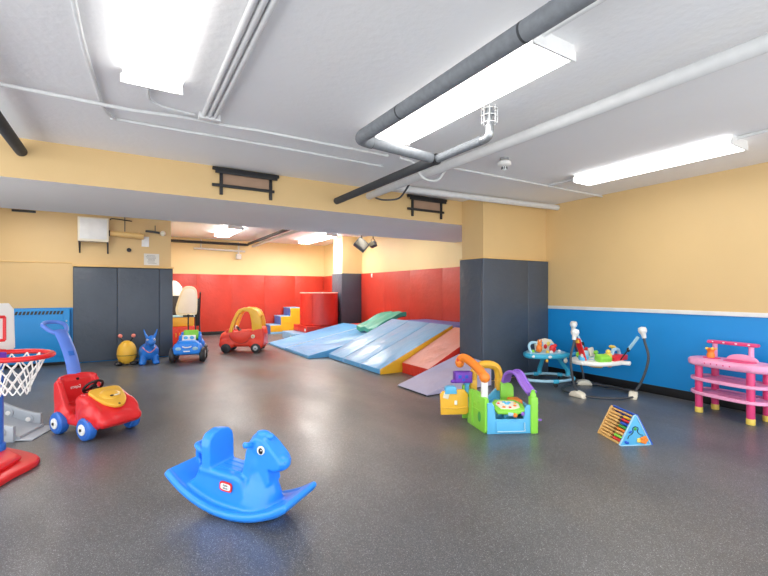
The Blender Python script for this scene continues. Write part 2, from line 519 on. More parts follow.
# dark pipe entering the beam with lighter tail and sprinkler
t = thing('drain_pipe', 'dark insulated pipe running from the grey pipe into the beam', 'pipe', (2.37, 2.97, 2.52))
b = B(); tube(b, [(0, .0, 0), (0, 2.07, -.0)], .043, 18); obj('dark_run', b, 'dark_pipe', t)
b = B(); tube(b, [(0, -.02, 0), (0, -.56, 0)], .036, 18); obj('grey_run', b, 'grey_pipe', t)
b = B(); tube(b, [(0, -.55, 0), (0, -.61, .0), (0, -.64, .03), (0, -.64, .09)], .033, 14, steps=5); obj('elbow', b, 'steel', t)
b = B(); cyl(b, .05, .02, (0, .0, 0), 'y', bev=.004); obj('joint_band', b, 'black', t)
t = thing('sprinkler_cage', 'white wire cage around the sprinkler at the end of the dark pipe', 'sprinkler', (2.37, 2.33, CH))
b = B()
for zz in (-.02, -.07, -.125):
    tube(b, [(.058 * math.cos(a * PI / 8), .058 * math.sin(a * PI / 8), zz) for a in range(16)], .004, 6, closed=True)
for k in range(8):
    a = k * PI / 4
    tube(b, [(.058 * math.cos(a), .058 * math.sin(a), 0), (.058 * math.cos(a), .058 * math.sin(a), -.125)], .004, 6)
obj('cage', b, 'white_metal', t)
b = B(); cyl(b, .022, .14, (0, 0, -.07), 'z'); cyl(b, .035, .015, (0, 0, -.05), 'z'); obj('sprinkler_head', b, 'steel', t)
b = B(); tube(b, [(-.79, 2.6, 2.62), (-.79, 5.02, 2.62)], .046, 18)
tag(obj('insulated_pipe', b, 'dark_pipe'), 'dark insulated pipe entering the beam at the far left', 'pipe')
b = B(); tube(b, [(2.95, 4.62, 2.685), (WX, 4.36, 2.685)], .042, 18)
tag(obj('ceiling_pipe', b, 'white_pipe'), 'white pipe under the ceiling in front of the near column', 'pipe')
# conduits
zc = CH - .018
b = B(); tube(b, [(-.22, -.5, zc), (-.2, 2.47, zc), (-.15, 3.5, zc), (-.12, 3.85, zc), (-.06, 4.0, zc), (.06, 4.03, zc), (1.37, 4.0, zc), (2.45, 4.02, zc)], .013, 10, steps=6)
o = tag(obj('conduit', b, 'white_pipe'), 'white conduit left of the front light, bending to run along the beam', 'conduit')
b = B(); tube(b, [(-1.6, 3.63, zc - .036), (.05, 3.67, zc - .036), (.40, 3.70, zc - .002), (.75, 3.70, zc - .002), (1.0, 3.67, zc - .002), (2.30, 3.67, zc - .002)], .014, 10)
tag(obj('conduit', b, 'white_pipe'), 'white conduit crossing the ceiling from the left edge to the dark pipe', 'conduit')
b = B(); tube(b, [(2.45, 3.67, zc - .002), (2.62, 3.66, zc - .03), (2.75, 3.68, zc - .16), (2.95, 3.68, zc - .16), (3.08, 3.66, zc - .02), (3.3, 3.65, zc - .002), (WX, 3.62, zc - .002)], .013, 10, steps=6)
tag(obj('conduit', b, 'white_pipe'), 'white conduit dipping under the thick white pipe towards the right wall', 'conduit')
t = thing('conduit_bundle', 'bundle of three white conduits ending in a ceiling box', 'conduit', (.58, 3.6, CH))
for k in range(3):
    b = B(); xx = -.045 + .042 * k
    tube(b, [(xx - .03, -4.6, -.024), (xx, 0, -.024)], .018, 12); obj('conduit_tube', b, 'white_pipe', t)
b = B(); box(b, (.16, .07, .05), (0, -.02, -.026), bev=.006); obj('junction_box', b, 'white_pipe', t)
b = B(); tube(b, [(.15, 3.15, zc), (.15, 3.4, zc), (.18, 3.52, zc), (.28, 3.58, zc), (.48, 3.6, zc)], .009, 8, steps=5)
tag(obj('conduit', b, 'white_pipe'), 'thin white conduit from the front left light to the bundle box', 'conduit')
b = B(); tube(b, [(1.92, -.24, zc), (1.92, 1.5, zc)], .018, 10)
tag(obj('conduit', b, 'white_pipe'), 'white conduit at the near end of the middle light', 'conduit')
b = B(); tube(b, [(4.70, -.24, zc), (4.72, 1.6, zc)], .015, 10)
tag(obj('conduit', b, 'white_pipe'), 'white conduit at the near end of the light by the right wall', 'conduit')
b = B(); tube(b, [(4.75, 3.18, zc), (4.75, 3.62, zc)], .013, 10)
tag(obj('conduit', b, 'white_pipe'), 'short white conduit behind the light by the right wall', 'conduit')
b = B(); tube(b, [(3.05, 4.30, CH - .01), (3.05, 4.45, 2.62), (3.05, 4.62, 2.55), (2.93, 4.78, 2.55), (2.9, 4.93, 2.6)], .012, 8, steps=6)
tag(obj('cable', b, 'tube_dark'), 'dark cable looped under the white pipes near the beam', 'cable')
# smoke detector
t = thing('smoke_detector', 'white smoke detector on the ceiling right of the thick white pipe', 'smoke detector', (3.41, 3.14, CH))
b = B(); lathe(b, [(0, -.001), (.045, -.001), (.045, -.022), (0, -.022)]); obj('mount', b, 'steel', t)
b = B(); lathe(b, [(0, -.02), (.03, -.02), (.068, -.045), (.07, -.075), (.05, -.09), (.03, -.092), (0, -.092)]); obj('sensor_head', b, 'toy_white', t)
b = B(); lathe(b, [(0, -.09), (.028, -.09), (.026, -.125), (.015, -.135), (0, -.135)]); obj('chamber', b, 'white_pipe', t)
b = B()
for k in range(8):
    box(b, (.006, .008, .025), (.0285 * math.cos(k * PI / 4), .0285 * math.sin(k * PI / 4), -.108), (0, 0, k * PI / 4))
obj('vents', b, 'black', t)

# brackets on the beam
def bracket(xl, xr, label, drop=.0):
    t = thing('beam_bracket', label, 'bracket', ((xl + xr) / 2, SY0, CH))
    hw = (xr - xl) / 2
    b = B(); box(b, (hw * 2 + .05, .03, .035), (0, -.03, -.03), bev=.003); obj('rail', b, 'black_paint', t)
    b = B(); box(b, (hw * 2, .012, .05), (.0, -.052, -.06), bev=.003); obj('rail', b, 'black_paint', t)
    b = B(); box(b, (hw * 2, .025, .032), (-.03, -.03, -.215), bev=.003); obj('rail', b, 'black_paint', t)
    for s in (-1, 1):
        b = B(); box(b, (.035, .022, .30), (s * (hw - .07), -.015, -.165), bev=.003); obj('post', b, 'black_paint', t)
    b = B(); box(b, (hw * 2 - .17, .006, .16), (0, -.004, -.13)); obj('backing_board', b, 'brown_patch', t)
    return t
bracket(.87, 1.57, 'black bracket on the beam, left of the pipes')
bracket(3.50, 4.17, 'black bracket on the beam, close to the near column')

# ------------------------------------------------------------------ left wall fittings
WY = LWY - .001
t = thing('wall_cabinet', 'cream metal box hung on two brackets high on the left wall', 'cabinet', (-.47, WY, 2.40))
b = B(); box(b, (.48, .20, .45), (0, -.10, .09), bev=.012); obj('body', b, 'cream', t)
b = B(); box(b, (.42, .006, .38), (0, -.202, .10), bev=.003); obj('front_panel', b, 'white_metal', t)
for s in (-1, 1):
    b = B(); tube(b, [(s * .22, -.012, -.34), (s * .22, -.012, -.14)], .012, 8); tube(b, [(s * .22, -.012, -.33), (s * .22, -.18, -.15)], .01, 8); box(b, (.02, .19, .02), (s * .22, -.10, -.146)); obj('bracket', b, 'tube_dark', t)
b = B(); tube(b, [(0.27, -.1, .3), (.3, -.1, .33), (.62, -.08, .31)], .01, 8, steps=4); obj('cable', b, 'black', t)
t = thing('capped_pipe', 'yellow painted pipe stub with black end beside the wall box', 'pipe', (.05, WY, 2.45))
b = B(); tube(b, [(-.26, -.08, .0), (.3, -.08, -.03)], .055, 16); obj('pipe_body', b, 'wood_trim', t)
b = B(); tube(b, [(-.31, -.08, .002), (-.26, -.08, .0)], .058, 16); obj('cap', b, 'black', t)
b = B(); tube(b, [(-.02, -.08, .05), (-.02, -.08, .5)], .008, 8); obj('hanger_rod', b, 'tube_dark', t)
b = B(); tube(b, [(.22, 0, .05), (.22, -.08, .05)], .012, 8); obj('wall_clip', b, 'wood_trim', t)
t = thing('valve', 'small dark valve with white end on the left wall above the notice', 'valve', (.50, WY, 2.52))
b = B(); tube(b, [(-.12, -.06, .02), (.13, -.06, .0)], .022, 12); tube(b, [(.06, 0, .01), (.06, -.06, .01)], .015, 8); tube(b, [(.05, -.06, .02), (.05, -.06, .14)], .008, 8); obj('pipe_body', b, 'tube_dark', t)
b = B(); ell(b, (.05, .05, .055), (.19, -.06, -.01)); obj('end_cap', b, 'cream', t)
b = B(); box(b, (.13, .012, .20), (.38, WY - .008, 2.33), bev=.004); tag(obj('patch_plate', b, 'white_metal'), 'white plate on the left wall beside the pipe stub', 'plate')
b = B(); cyl(b, .04, .03, (-.02 + .12, WY - .015, 2.15), 'y', bev=.006); tag(obj('wall_socket', b, 'black'), 'small round black knob on the left wall below the pipe stub', 'knob')
t = thing('paper_notice', 'white paper notice taped to the left wall above the pads', 'notice', (.49, WY, 1.98))
b = B(); box(b, (.27, .004, .23), (0, -.003, 0)); obj('sheet', b, 'paper', t)
b = B()
for k in range(7):
    ww = random.uniform(.12, .2)
    box(b, (ww, .001, .007), (random.uniform(-.015, .015), -.0056, .075 - .025 * k))
obj('printed_lines', b, 'ink', t)
# radiator cover
t = thing('radiator_cover', 'blue painted radiator cover with slotted top on the left wall', 'radiator cover', (-1.85, WY, 0))
b = B(); box2(b, (-1.1, -.10, .06), (1.02, 0, 1.02), .01); obj('body', b, 'blue_wall', t)
b = B(); box2(b, (-1.0, -.112, .16), (.93, -.1, .9), .006); obj('front_panel', b, 'blue_wall', t)
b = B()
for k in range(36):
    prism(b, [(-.98 + k * .053, .925), (-.945 + k * .053, .925), (-.925 + k * .053, .985), (-.96 + k * .053, .985)], -.1035, -.098, 'xz')
obj('grille_slots', b, 'black_base', t)
for zz in (.3, .8):
    b = B(); cyl(b, .012, .01, (.97, -.104, zz), 'y'); obj('screw', b, 'steel', t)
b = B(); box2(b, (-1.66, WY - .02, 2.74), (-1.33, WY, 2.78)); tag(obj('vent_slot', b, 'black_base'), 'dark slot high on the left wall at the beam', 'vent')

# ------------------------------------------------------------------ back room fittings
b = B(); tube(b, [(LWX, 13.72, 2.80), (3.36, 13.72, 2.80)], .04, 14); tube(b, [(3.36, 13.72, 2.80), (3.32, 13.4, 2.80), (3.3, 7.0, 2.80)], .04, 14)
tag(obj('ceiling_pipe', b, 'dark_pipe'), 'dark pipe along the top of the far wall turning into the back room', 'pipe')
b = B(); tube(b, [(3.58, 7.0, 2.80), (3.5, 13.6, 2.76)], .045, 14)
tag(obj('ceiling_pipe', b, 'white_pipe'), 'white pipe beside the dark pipe on the back room ceiling', 'pipe')
t = thing('sprinkler_pipe', 'white pipe with drops on the yellow far wall', 'pipe', (2.0, 13.8, 2.62))
b = B(); tube(b, [(-.2, 0, 0), (1.3, 0, -.03)], .03, 12); obj('pipe_run', b, 'white_pipe', t)
b = B(); tube(b, [(.0, .0, .0), (.0, 0, .28)], .02, 10); obj('pipe_drop', b, 'white_pipe', t)
b = B(); tube(b, [(1.1, .0, .25), (1.1, 0, -.2)], .03, 10); box(b, (.16, .1, .16), (1.1, 0, -.2), bev=.02); obj('pipe_drop', b, 'white_pipe', t)
def spot(x, y, s, label, rot):
    t = thing('floodlight', label, 'floodlight', (x, y, BCH))
    b = B(); cyl(b, .04, .02, (0, 0, -.01)); tube(b, [(0, 0, 0), (0, 0, -.36)], .012, 8); obj('stem', b, 'black', t)
    b = B(); tube(b, [(-.10 * s, 0, -.47), (-.1 * s, 0, -.40), (0, 0, -.36), (.1 * s, 0, -.40), (.1 * s, 0, -.47)], .01, 8); obj('yoke', b, 'black', t)
    b = B(); box(b, (.30 * s, .12, .24 * s), (0, 0, 0), bev=.015); hd = obj('lamp_head', b, 'tube_dark', t, (0, 0, -.50), rot)
    b = B(); box(b, (.25 * s, .01, .19 * s), (0, -.062, 0), bev=.004); obj('lens', b, 'dusty_glass', hd)
    return t
spot(4.78, 8.80, 1.0, 'dark square floodlight hanging tilted from the back room ceiling', (R(-25), R(38), R(-30)))
spot(4.98, 8.60, .5, 'smaller dark floodlight hanging right of the square one', (R(-10), R(-20), R(-60)))
b = B(); box(b, (.015, .07, .11), (AX_ - .0685, 10.4, 1.78), bev=.004); tag(obj('wall_switch', b, 'toy_white'), 'small white switch plate at the top of the red right wall', 'switch')

# ------------------------------------------------------------------ mats
def wedge_poly(L, lip, H, back=0.0):
    p = [(0, 0), (0, lip), (L, H)]
    return p + [(L + back, H), (L + back, 0)] if back else p + [(L, 0)]

def slope_grid(bm, L, y0, y1, z0, z1, amp, seed, nx=40, ny=16, edge=True, zfun=None):
    """solid sheet: wavy top over a flat bottom edge"""
    rnd = random.Random(seed)
    ws = [(rnd.uniform(2, 7), rnd.uniform(2, 8), rnd.uniform(0, 6), rnd.uniform(.3, 1)) for _ in range(6)]
    def zf(x, y):
        f = x / L
        zz = z0 + (z1 - z0) * f if zfun is None else zfun(f, (y - y0) / (y1 - y0))
        e = min(1, 6 * min(f, 1 - f), 6 * min((y - y0), (y1 - y)) / (y1 - y0)) if edge else 1
        return zz + amp * max(e, 0) * sum(a * math.sin(kx * x + ky * y + ph) for kx, ky, ph, a in ws) / 2.5
    return zf

def sheet(bm, L, y0, y1, zf, thick, nx=36, ny=16):
    t = bmesh.new()
    top = [[t.verts.new((L * i / nx, y0 + (y1 - y0) * j / ny, zf(L * i / nx, y0 + (y1 - y0) * j / ny))) for j in range(ny + 1)] for i in range(nx + 1)]
    bot = [[t.verts.new((v.co.x, v.co.y, (v.co.z - thick) if thick else 0.0)) for v in row] for row in top]
    for i in range(nx):
        for j in range(ny):
            t.faces.new((top[i][j], top[i + 1][j], top[i + 1][j + 1], top[i][j + 1]))
            t.faces.new((bot[i][j], bot[i][j + 1], bot[i + 1][j + 1], bot[i + 1][j]))
    for i in range(nx):
        t.faces.new((top[i][0], bot[i][0], bot[i + 1][0], top[i + 1][0]))
        t.faces.new((top[i][ny], top[i + 1][ny], bot[i + 1][ny], bot[i][ny]))
    for j in range(ny):
        t.faces.new((top[0][j], top[0][j + 1], bot[0][j + 1], bot[0][j]))
        t.faces.new((top[nx][j], bot[nx][j], bot[nx][j + 1], top[nx][j + 1]))
    bmesh.ops.recalc_face_normals(t, faces=t.faces)
    return merge(bm, t)

# the large folding wedge: three blue panels, yellow side
t = thing('wedge_mat', 'large light blue wedge mat of three panels with a yellow side', 'mat', (3.53, 5.86, 0))
Lw, Ww = 1.52, 2.03
for k in range(3):
    ya, yb = Ww * k / 3 + (.006 if k else .016), Ww * (k + 1) / 3 - .006
    b = B(); prism(b, wedge_poly(Lw, .085, .735), ya, yb, 'xz', .012, 3)
    obj('panel', b, 'mat_blue', t)
    b = B(); prism(b, [(-.004, .01), (-.004, .08), (.006, .08), (.006, .01)], ya + .03, yb - .03, 'xz'); obj('front_flap', b, 'mat_blue2', t)
for k in (1, 2):
    b = B(); prism(b, [(.012, .01), (.012, .055), (Lw - .02, .70), (Lw - .02, .01)], Ww * k / 3 - .007, Ww * k / 3 + .007, 'xz'); obj('fold_hinge', b, 'mat_deep', t)
b = B(); prism(b, wedge_poly(Lw, .083, .73), 0, .014, 'xz', .003, 2); obj('side_cover', b, 'mat_yellow', t)
# two blue wedges to the left
t = thing('wedge_mat', 'low blue wedge mat on the left, touching the large wedge', 'mat', (3.13, 7.96, 0))
b = B(); zf = slope_grid(None, 2.05, 0, 1.38, .06, .46, .016, 3); sheet(b, 2.05, 0, 1.38, zf, 0); obj('cover', b, 'mat_blue2', t, bev=.01)
b = B(); zq = lambda x: .06 + .4 * x / 2.05
tube(b, [(x * 2.05 / 12, 1.375, zq(x * 2.05 / 12) + .004) for x in range(13)], .008, 6); obj('seam', b, 'mat_white', t)
t = thing('wedge_mat', 'low blue wedge mat farthest left, with the pointed corner', 'mat', (3.13, 9.36, 0))
b = B(); zf = slope_grid(None, 2.1, 0, 1.3, .04, .46, .012, 5); sheet(b, 2.1, 0, 1.3, zf, 0); obj('cover', b, 'mat_blue2', t, bev=.01)
b = B(); tube(b, [(0, 0.02, .045), (2.1, .02, .465)], .007, 6); obj('seam', b, 'mat_deep', t)
# faded red wedge
t = thing('wedge_mat', 'wrinkled faded red wedge mat between the large blue wedge and the column', 'mat', (3.93, 5.12, 0))
b = B(); zf = slope_grid(None, 1.12, 0, .70, .165, .70, .02, 9); sheet(b, 1.12, 0, .70, zf, 0)
o = obj('cover', b, ['mat_red', 'mat_pink'], t); setmat(o, lambda p: 1 if p.normal.z > .5 else 0)
# lavender mat
t = thing('wedge_mat', 'wrinkled lavender wedge mat leaning beside the near column', 'mat', (3.31, 4.34, 0))
b = B(); zf = slope_grid(None, 1.14, 0, .68, .02, .37, .016, 12, zfun=lambda f, v: .02 + .35 * f * (.85 + .15 * v)); sheet(b, 1.14, 0, .68, zf, 0); obj('cover', b, 'mat_lavender', t)
b = B(); box2(b, (-.006, .01, 0), (.01, .67, .014), .003); box2(b, (0, -.006, 0), (1.13, .006, .012), .003); obj('base_edge', b, 'black_base', t)
# green mat on top
t = thing('folded_mat', 'crumpled green mat lying across the blue wedges', 'mat', (4.74, 8.12, .03))
b = B()
zfun = lambda f, v: .46 + .36 * f + .06 * math.sin(PI * f) * (1 - .4 * v) + .02 * math.sin(9 * f + 2 * v) + .02 * math.sin(14 * v + 3 * f)
zf = lambda x, y: zfun(x / .86, y / .85); sheet(b, .86, 0, .85, zf, .10); obj('cover', b, 'mat_green', t, bev=.006)
# blocks at the back
b = B(); box(b, (.88, 1.95, .70), (5.53, 6.86, .35), bev=.03); tag(obj('block_mat', b, 'mat_deep'), 'deep blue mat block behind the top of the large wedge', 'mat')
b = B(); box(b, (.66, 2.6, .43), (5.64, 9.35, .215), bev=.02); tag(obj('block_mat', b, 'mat_red'), 'low red mat block against the right wall before the far pillar', 'mat')
t = thing('block_mat', 'pale blue flat mat under the red mat, beside the toy steps', 'mat', (4.59, 11.33, 0))
b = B(); box(b, (1.44, 1.06, .205), (0, 0, .1025), bev=.015); obj('cover', b, 'mat_blue', t)
b = B(); box(b, (.004, .06, .06), (-.722, -.2, .1)); obj('tag', b, 'mat_white', t)
t = thing('block_mat', 'red flat mat lying on the pale blue mat under the drum', 'mat', (4.76, 11.33, .207))
b = B(); box(b, (1.12, 1.02, .18), (0, 0, .09), bev=.015); obj('cover', b, 'mat_red', t)
b = B(); box(b, (.004, .10, .07), (-.562, -.4, .08)); obj('tag', b, 'mat_white', t)
t = thing('foam_drum', 'big red upright foam drum standing beside the far pillar', 'drum', (4.77, 11.32, .389))
b = B(); lathe(b, [(0, 0), (.51, 0), (.535, .02), (.535, .88), (.515, .905), (0, .91)], n=48); obj('body', b, 'mat_red', t)
b = B(); lathe(b, [(.517, .888), (.539, .882), (.545, .895), (.53, .915), (.49, .916), (.49, .91)], n=48); obj('top_edge', b, 'mat_pink', t)
for a in (-2.3, -1.0, .3, 1.6):
    b = B(); tube(b, [(.536 * math.cos(a), .536 * math.sin(a), z) for z in (.03, .87)], .007, 6); obj('seam', b, 'mat_red', t)
# foam steps
t = thing('foam_steps', 'blue and yellow foam steps against the red far wall', 'steps', (3.90, 13.08, 0))
st = [(0, 0), (0, .27), (.33, .27), (.33, .54), (.64, .54), (.64, .80), (1.0, .80), (1.0, 0)]
b = B(); prism(b, st, .03, .70, 'xz', .014, 2); obj('step_body', b, 'mat_deep', t)
sp_ = [(.005, .06), (.005, .262), (.335, .262), (.335, .532), (.645, .532), (.645, .792), (.995, .792), (.995, .06)]
b = B(); prism(b, sp_, 0, .032, 'xz', .006, 2); obj('side_cover', b, 'mat_yellow', t)
b = B(); box2(b, (.0, .002, 0), (1.0, .03, .06), .006); obj('base_band', b, 'mat_blue', t)
for (xa, xb, zz) in ((0, .33, .27), (.33, .64, .54), (.64, 1.0, .8)):
    b = B(); box2(b, (xa - .01, .03, zz - .015), (xb + .0, .70, zz + .012), .006); obj('tread', b, 'mat_blue', t)

# ------------------------------------------------------------------ rocking horse
def rocking_horse():
    t = thing('rocking_horse', 'blue plastic rocking horse alone in the middle foreground', 'rocking horse', (.60, 2.76, 0), R(-53))
    Rr = .74
    def arc(x): return Rr - math.sqrt(Rr * Rr - x * x)
    b = B()
    xs = [-.435 + .885 * k / 24 for k in range(25)]
    lower = [(x, arc(x) + .002) for x in xs]
    upper = [(x, arc(x) + .05) for x in xs][::-1]
    prism(b, lower + upper, -.155, .155, 'xz')
    # rolled rim
    for s in (-1, 1):
        tube(b, [(x, s * .15, arc(x) + .035) for x in xs], .024, 8)
    # front foot-board end
    box(b, (.10, .34, .035), (.42, 0, arc(.42) + .04), (0, -R(34), 0), bev=.01)
    # pedestal
    prism(b, [(-.33, .10), (-.26, .16), (-.225, .235), (.06, .245), (.10, .23), (.16, .05), (0, .01), (-.2, .03)], -.105, .105, 'xz', .018, 3)
    # rounded chest that flares down from the neck into the pan
    lathe(b, [(0, .02), (.155, .03), (.15, .10), (.125, .17), (.095, .24), (.075, .31), (0, .33)], (.175, 0, 0), n=28, sx=1.0, sy=.80)
    box(b, (.28, .225, .05), (-.09, 0, .225), bev=.02)
    # backrest, rounded top
    bp = [(-.108, 0), (-.112, .15), (-.10, .195), (-.07, .225), (0, .24), (.07, .225), (.10, .195), (.112, .15), (.108, 0)]
    prism(b, bp, -.035, .035, 'yz', loc=(-.165, 0, .225), rot=(0, R(-7), 0))
    # neck and head
    prism(b, [(.06, .20), (.085, .40), (.105, .46), (.14, .49), (.19, .49), (.24, .46), (.32, .395), (.338, .362), (.33, .33), (.29, .312), (.25, .318), (.27, .23), (.2, .18)], -.062, .062, 'xz')
    ell(b, (.08, .07, .08), (.16, 0, .43)); ell(b, (.065, .064, .05), (.295, 0, .355)); ell(b, (.09, .068, .14), (.155, 0, .31)); ell(b, (.05, .058, .05), (.285, 0, .345))
    # tail handle
    tube(b, [(-.21, .05, .30), (-.30, .05, .335), (-.315, .0, .335), (-.30, -.05, .335), (-.21, -.05, .30)], .02, 10, steps=5)
    tube(b, [(-.30, -.03, .33), (-.33, -.0, .25), (-.30, .0, .2)], .02, 10, steps=4)
    obj('body', b, 'toy_blue', t, remesh=.007, smooth=9)
    for s in (-1, 1):
        b = B(); tube(b, [(.125, s * .05, .43), (.12, s * .085, .446), (.118, s * .108, .452)], .0165, 14); ell(b, (.019, .012, .019), (.118, s * .108, .452)); obj('handle', b, 'toy_blue', t)
        e = Vector((.20, s * .068, .425))
        b = B(); cyl(b, .026, .012, (0, 0, 0), 'y', bev=.004); ey = obj('eye', b, 'toy_white', t, e)
        b = B(); ell(b, (.016, .006, .019), (.003, s * .006, -.001)); obj('pupil', b, 'black', ey)
        b = B(); ell(b, (.004, .003, .004), (.009, s * .011, .006)); obj('glint', b, 'toy_white', ey)
        b = B(); ell(b, (.008, .004, .006), (.342, s * .03, .372)); obj('nostril', b, 'toy_blue', t)
    b = B(); ell(b, (.05, .035, .022), (.165, 0, .496)); ell(b, (.035, .028, .022), (.20, 0, .490)); obj('forelock', b, 'toy_blue', t)
    b = B()
    for y in (-.05, 0, .05):
        tube(b, [(.1, y, .247), (-.06, y, .247), (-.12, y, .247)], .006, 6)
    obj('seat_ribs', b, 'toy_blue', t)
    # maker's plate: red rounded oval, white inside, dark letters
    def plate(w, h, d):
        bb = B()
        prism(bb, [(w * math.copysign(abs(math.cos(a)) ** .5, math.cos(a)), h * math.copysign(abs(math.sin(a)) ** .5, math.sin(a))) for a in [2 * PI * k / 28 for k in range(28)]], -d, d, 'xz')
        return bb
    lp = obj('logo_plate', plate(.046, .029, .003), 'toy_red', t, (.0, -.113, .175))
    obj('logo_field', plate(.036, .019, .0035), 'toy_white', lp, (0, -.0008, 0))
    text('logo_letters', 'little', .02, 'black', lp, (0, -.0048, .0085), (R(90), 0, 0))
    text('logo_letters', 'tikes', .02, 'black', lp, (0, -.0048, -.0075), (R(90), 0, 0))
    return t
rh = rocking_horse()
PITCH = R(5)          # rocked slightly forward on its curved base
rh.rotation_euler = (0, PITCH, R(-53))
rh.location = Vector((.645, 2.70, .74)) - rh.rotation_euler.to_matrix() @ Vector((0, 0, .74))

# ------------------------------------------------------------------ wheels
def wheel(name, parent, loc, r, wdt, m, hub, side, hub_r=.5):
    b = B()
    lathe(b, [(0, -wdt / 2), (r * .8, -wdt / 2), (r * .96, -wdt * .36), (r, -wdt * .15), (r, wdt * .15), (r * .96, wdt * .36), (r * .8, wdt / 2), (0, wdt / 2)], rot=(PI / 2, 0, 0), n=28)
    wo = obj(name, b, m, parent, loc)
    b = B(); cyl(b, r * hub_r, .012, (0, side * (wdt / 2 + .002), 0), 'y', bev=.004)
    for k in range(5):
        a = 2 * PI * k / 5
        box(b, (r * .28, .006, r * .1), (math.cos(a) * r * .25, side * (wdt / 2 + .009), math.sin(a) * r * .25), (0, -a, 0))
    h = obj('hub_cap', b, hub, wo)
    b = B(); cyl(b, r * .13, .012, (0, side * (wdt / 2 + .012), 0), 'y', bev=.002); obj('axle_cap', b, 'black', wo)
    return wo

# ------------------------------------------------------------------ push car
def push_car():
    t = thing('push_car', 'red push car with blue wheels and a tall blue handle', 'ride-on car', (-.225, 4.97, 0), R(-57))
    b = B()
    box(b, (.50, .34, .11), (0, 0, .13), bev=.03)
    prism(b, [(-.01, .13), (-.005, .36), (.06, .395), (.14, .385), (.26, .33), (.36, .25), (.42, .19), (.425, .145), (.39, .11), (.1, .10)], -.20, .20, 'xz', .05, 4)
    ell(b, (.12, .21, .085), (.31, 0, .175))
    for s in (-1, 1):
        ell(b, (.17, .06, .135), (.205, s * .17, .20))
        ell(b, (.125, .055, .105), (-.225, s * .165, .17))
        prism(b, [(-.34, .16), (-.345, .46), (-.31, .485), (-.27, .46), (-.20, .34), (-.16, .26), (-.10, .21), (-.1, .14)], s * .165 - .025, s * .165 + .025, 'xz')
        box(b, (.28, .05, .07), (-.02, s * .165, .125), bev=.02)
    box(b, (.055, .33, .36), (-.325, 0, .315), bev=.025)
    tube(b, [(-.28, -.165, .475), (-.33, -.13, .495), (-.345, 0, .505), (-.33, .13, .495), (-.28, .165, .475)], .026, 8, steps=4)
    box(b, (.20, .28, .06), (-.22, 0, .215), bev=.02)
    # dash behind hood
    obj('body', b, 'toy_red', t, remesh=.009, smooth=6)
    # hood lid
    b = B()
    lid = spline([(-.135, -.13, 0), (-.15, 0, 0), (-.135, .13, 0), (-.06, .14, 0), (.05, .115, 0), (.13, .06, 0), (.155, 0, 0), (.13, -.06, 0), (.05, -.115, 0), (-.06, -.14, 0)], 4, True)
    prism(b, [(p.x, p.y) for p in lid], -.02, .014, 'xy', .010, 3)
    hd = obj('hood_lid', b, 'amber', t, (.235, 0, .352), (0, R(27), 0))
    b = B(); ell(b, (.075, .095, .022), (-.02, 0, .012)); obj('hood_dome', b, 'amber', hd)
    b = B(); ell(b, (.010, .018, .007), (.02, -.012, .031)); obj('latch_button', b, 'black', hd)
    b = B(); ell(b, (.008, .03, .006), (.02, .03, .029)); obj('latch_badge', b, 'cream', hd)
    b = B(); cyl(b, .010, .006, (.135, 0, .015), 'z'); obj('hood_knob', b, 'black', hd)
    # steering wheel
    b = B(); tube(b, [(.085 * math.cos(a), .085 * math.sin(a), 0) for a in [2 * PI * k / 24 for k in range(24)]], .012, 8, closed=True)
    s_ = obj('steering_wheel', b, 'black', t, (-.04, 0, .42), (0, R(-48), 0))
    b = B(); cyl(b, .035, .025, bev=.006)
    for a in (0, 2.1, -2.1): box(b, (.08, .024, .012), (.042 * math.cos(a), .042 * math.sin(a), 0), (0, 0, a))
    tube(b, [(0, 0, 0), (0, 0, -.09)], .016, 8); obj('spokes', b, 'black', s_)
    # wheels
    for x in (-.215, .215):
        for s in (-1, 1):
            wheel('wheel', t, (x, s * .205, .105), .105, .085, 'wheel_blue', 'toy_white', s, .48)
    # handle: flat curved bar and a ring
    b = B()
    path = spline([(-.335, 0, .36), (-.36, 0, .55), (-.43, 0, .72), (-.545, 0, .88), (-.62, 0, .94)], 6)
    tube(b, path, [.026, .022], 14, r2=.062, up=(1, 0, .3))
    loop = [(x - .045, y, z + .01) for x, y, z in [(-.56, -.05, .915), (-.60, -.085, .945), (-.67, -.10, .985), (-.715, -.06, 1.01), (-.725, 0, 1.015), (-.715, .06, 1.01), (-.67, .10, .985), (-.60, .085, .945), (-.56, .05, .915), (-.55, 0, .905)]]
    tube(b, loop, .02, 10, closed=True, steps=4)
    ha = obj('push_handle', b, 'periwinkle', t)
    b = B(); box(b, (.02, .055, .05), (-.41, 0, .72), (0, R(-25), 0), bev=.004); obj('cup_slot', b, 'wheel_blue', ha)
    # lettering
    text('maker_letters', 'step2', .045, 'toy_white', t, (-.2905, -.02, .40), (R(90), 0, R(90)))
    b = B(); tube(b, [(.235 + .06 * math.cos(a), -.236, .195 + .024 * math.sin(a)) for a in [2 * PI * k / 24 for k in range(24)]], .003, 6, closed=True); em = obj('emblem_ring', b, 'toy_red', t)
    text('emblem_letters', 'step2', .032, 'toy_red', em, (.235, -.2345, .195), (R(90), 0, 0), .003)
    b = B(); cyl(b, .013, .01, (-.297, .0, .475), 'x'); obj('handle_bolt', b, 'black', t)
push_car()

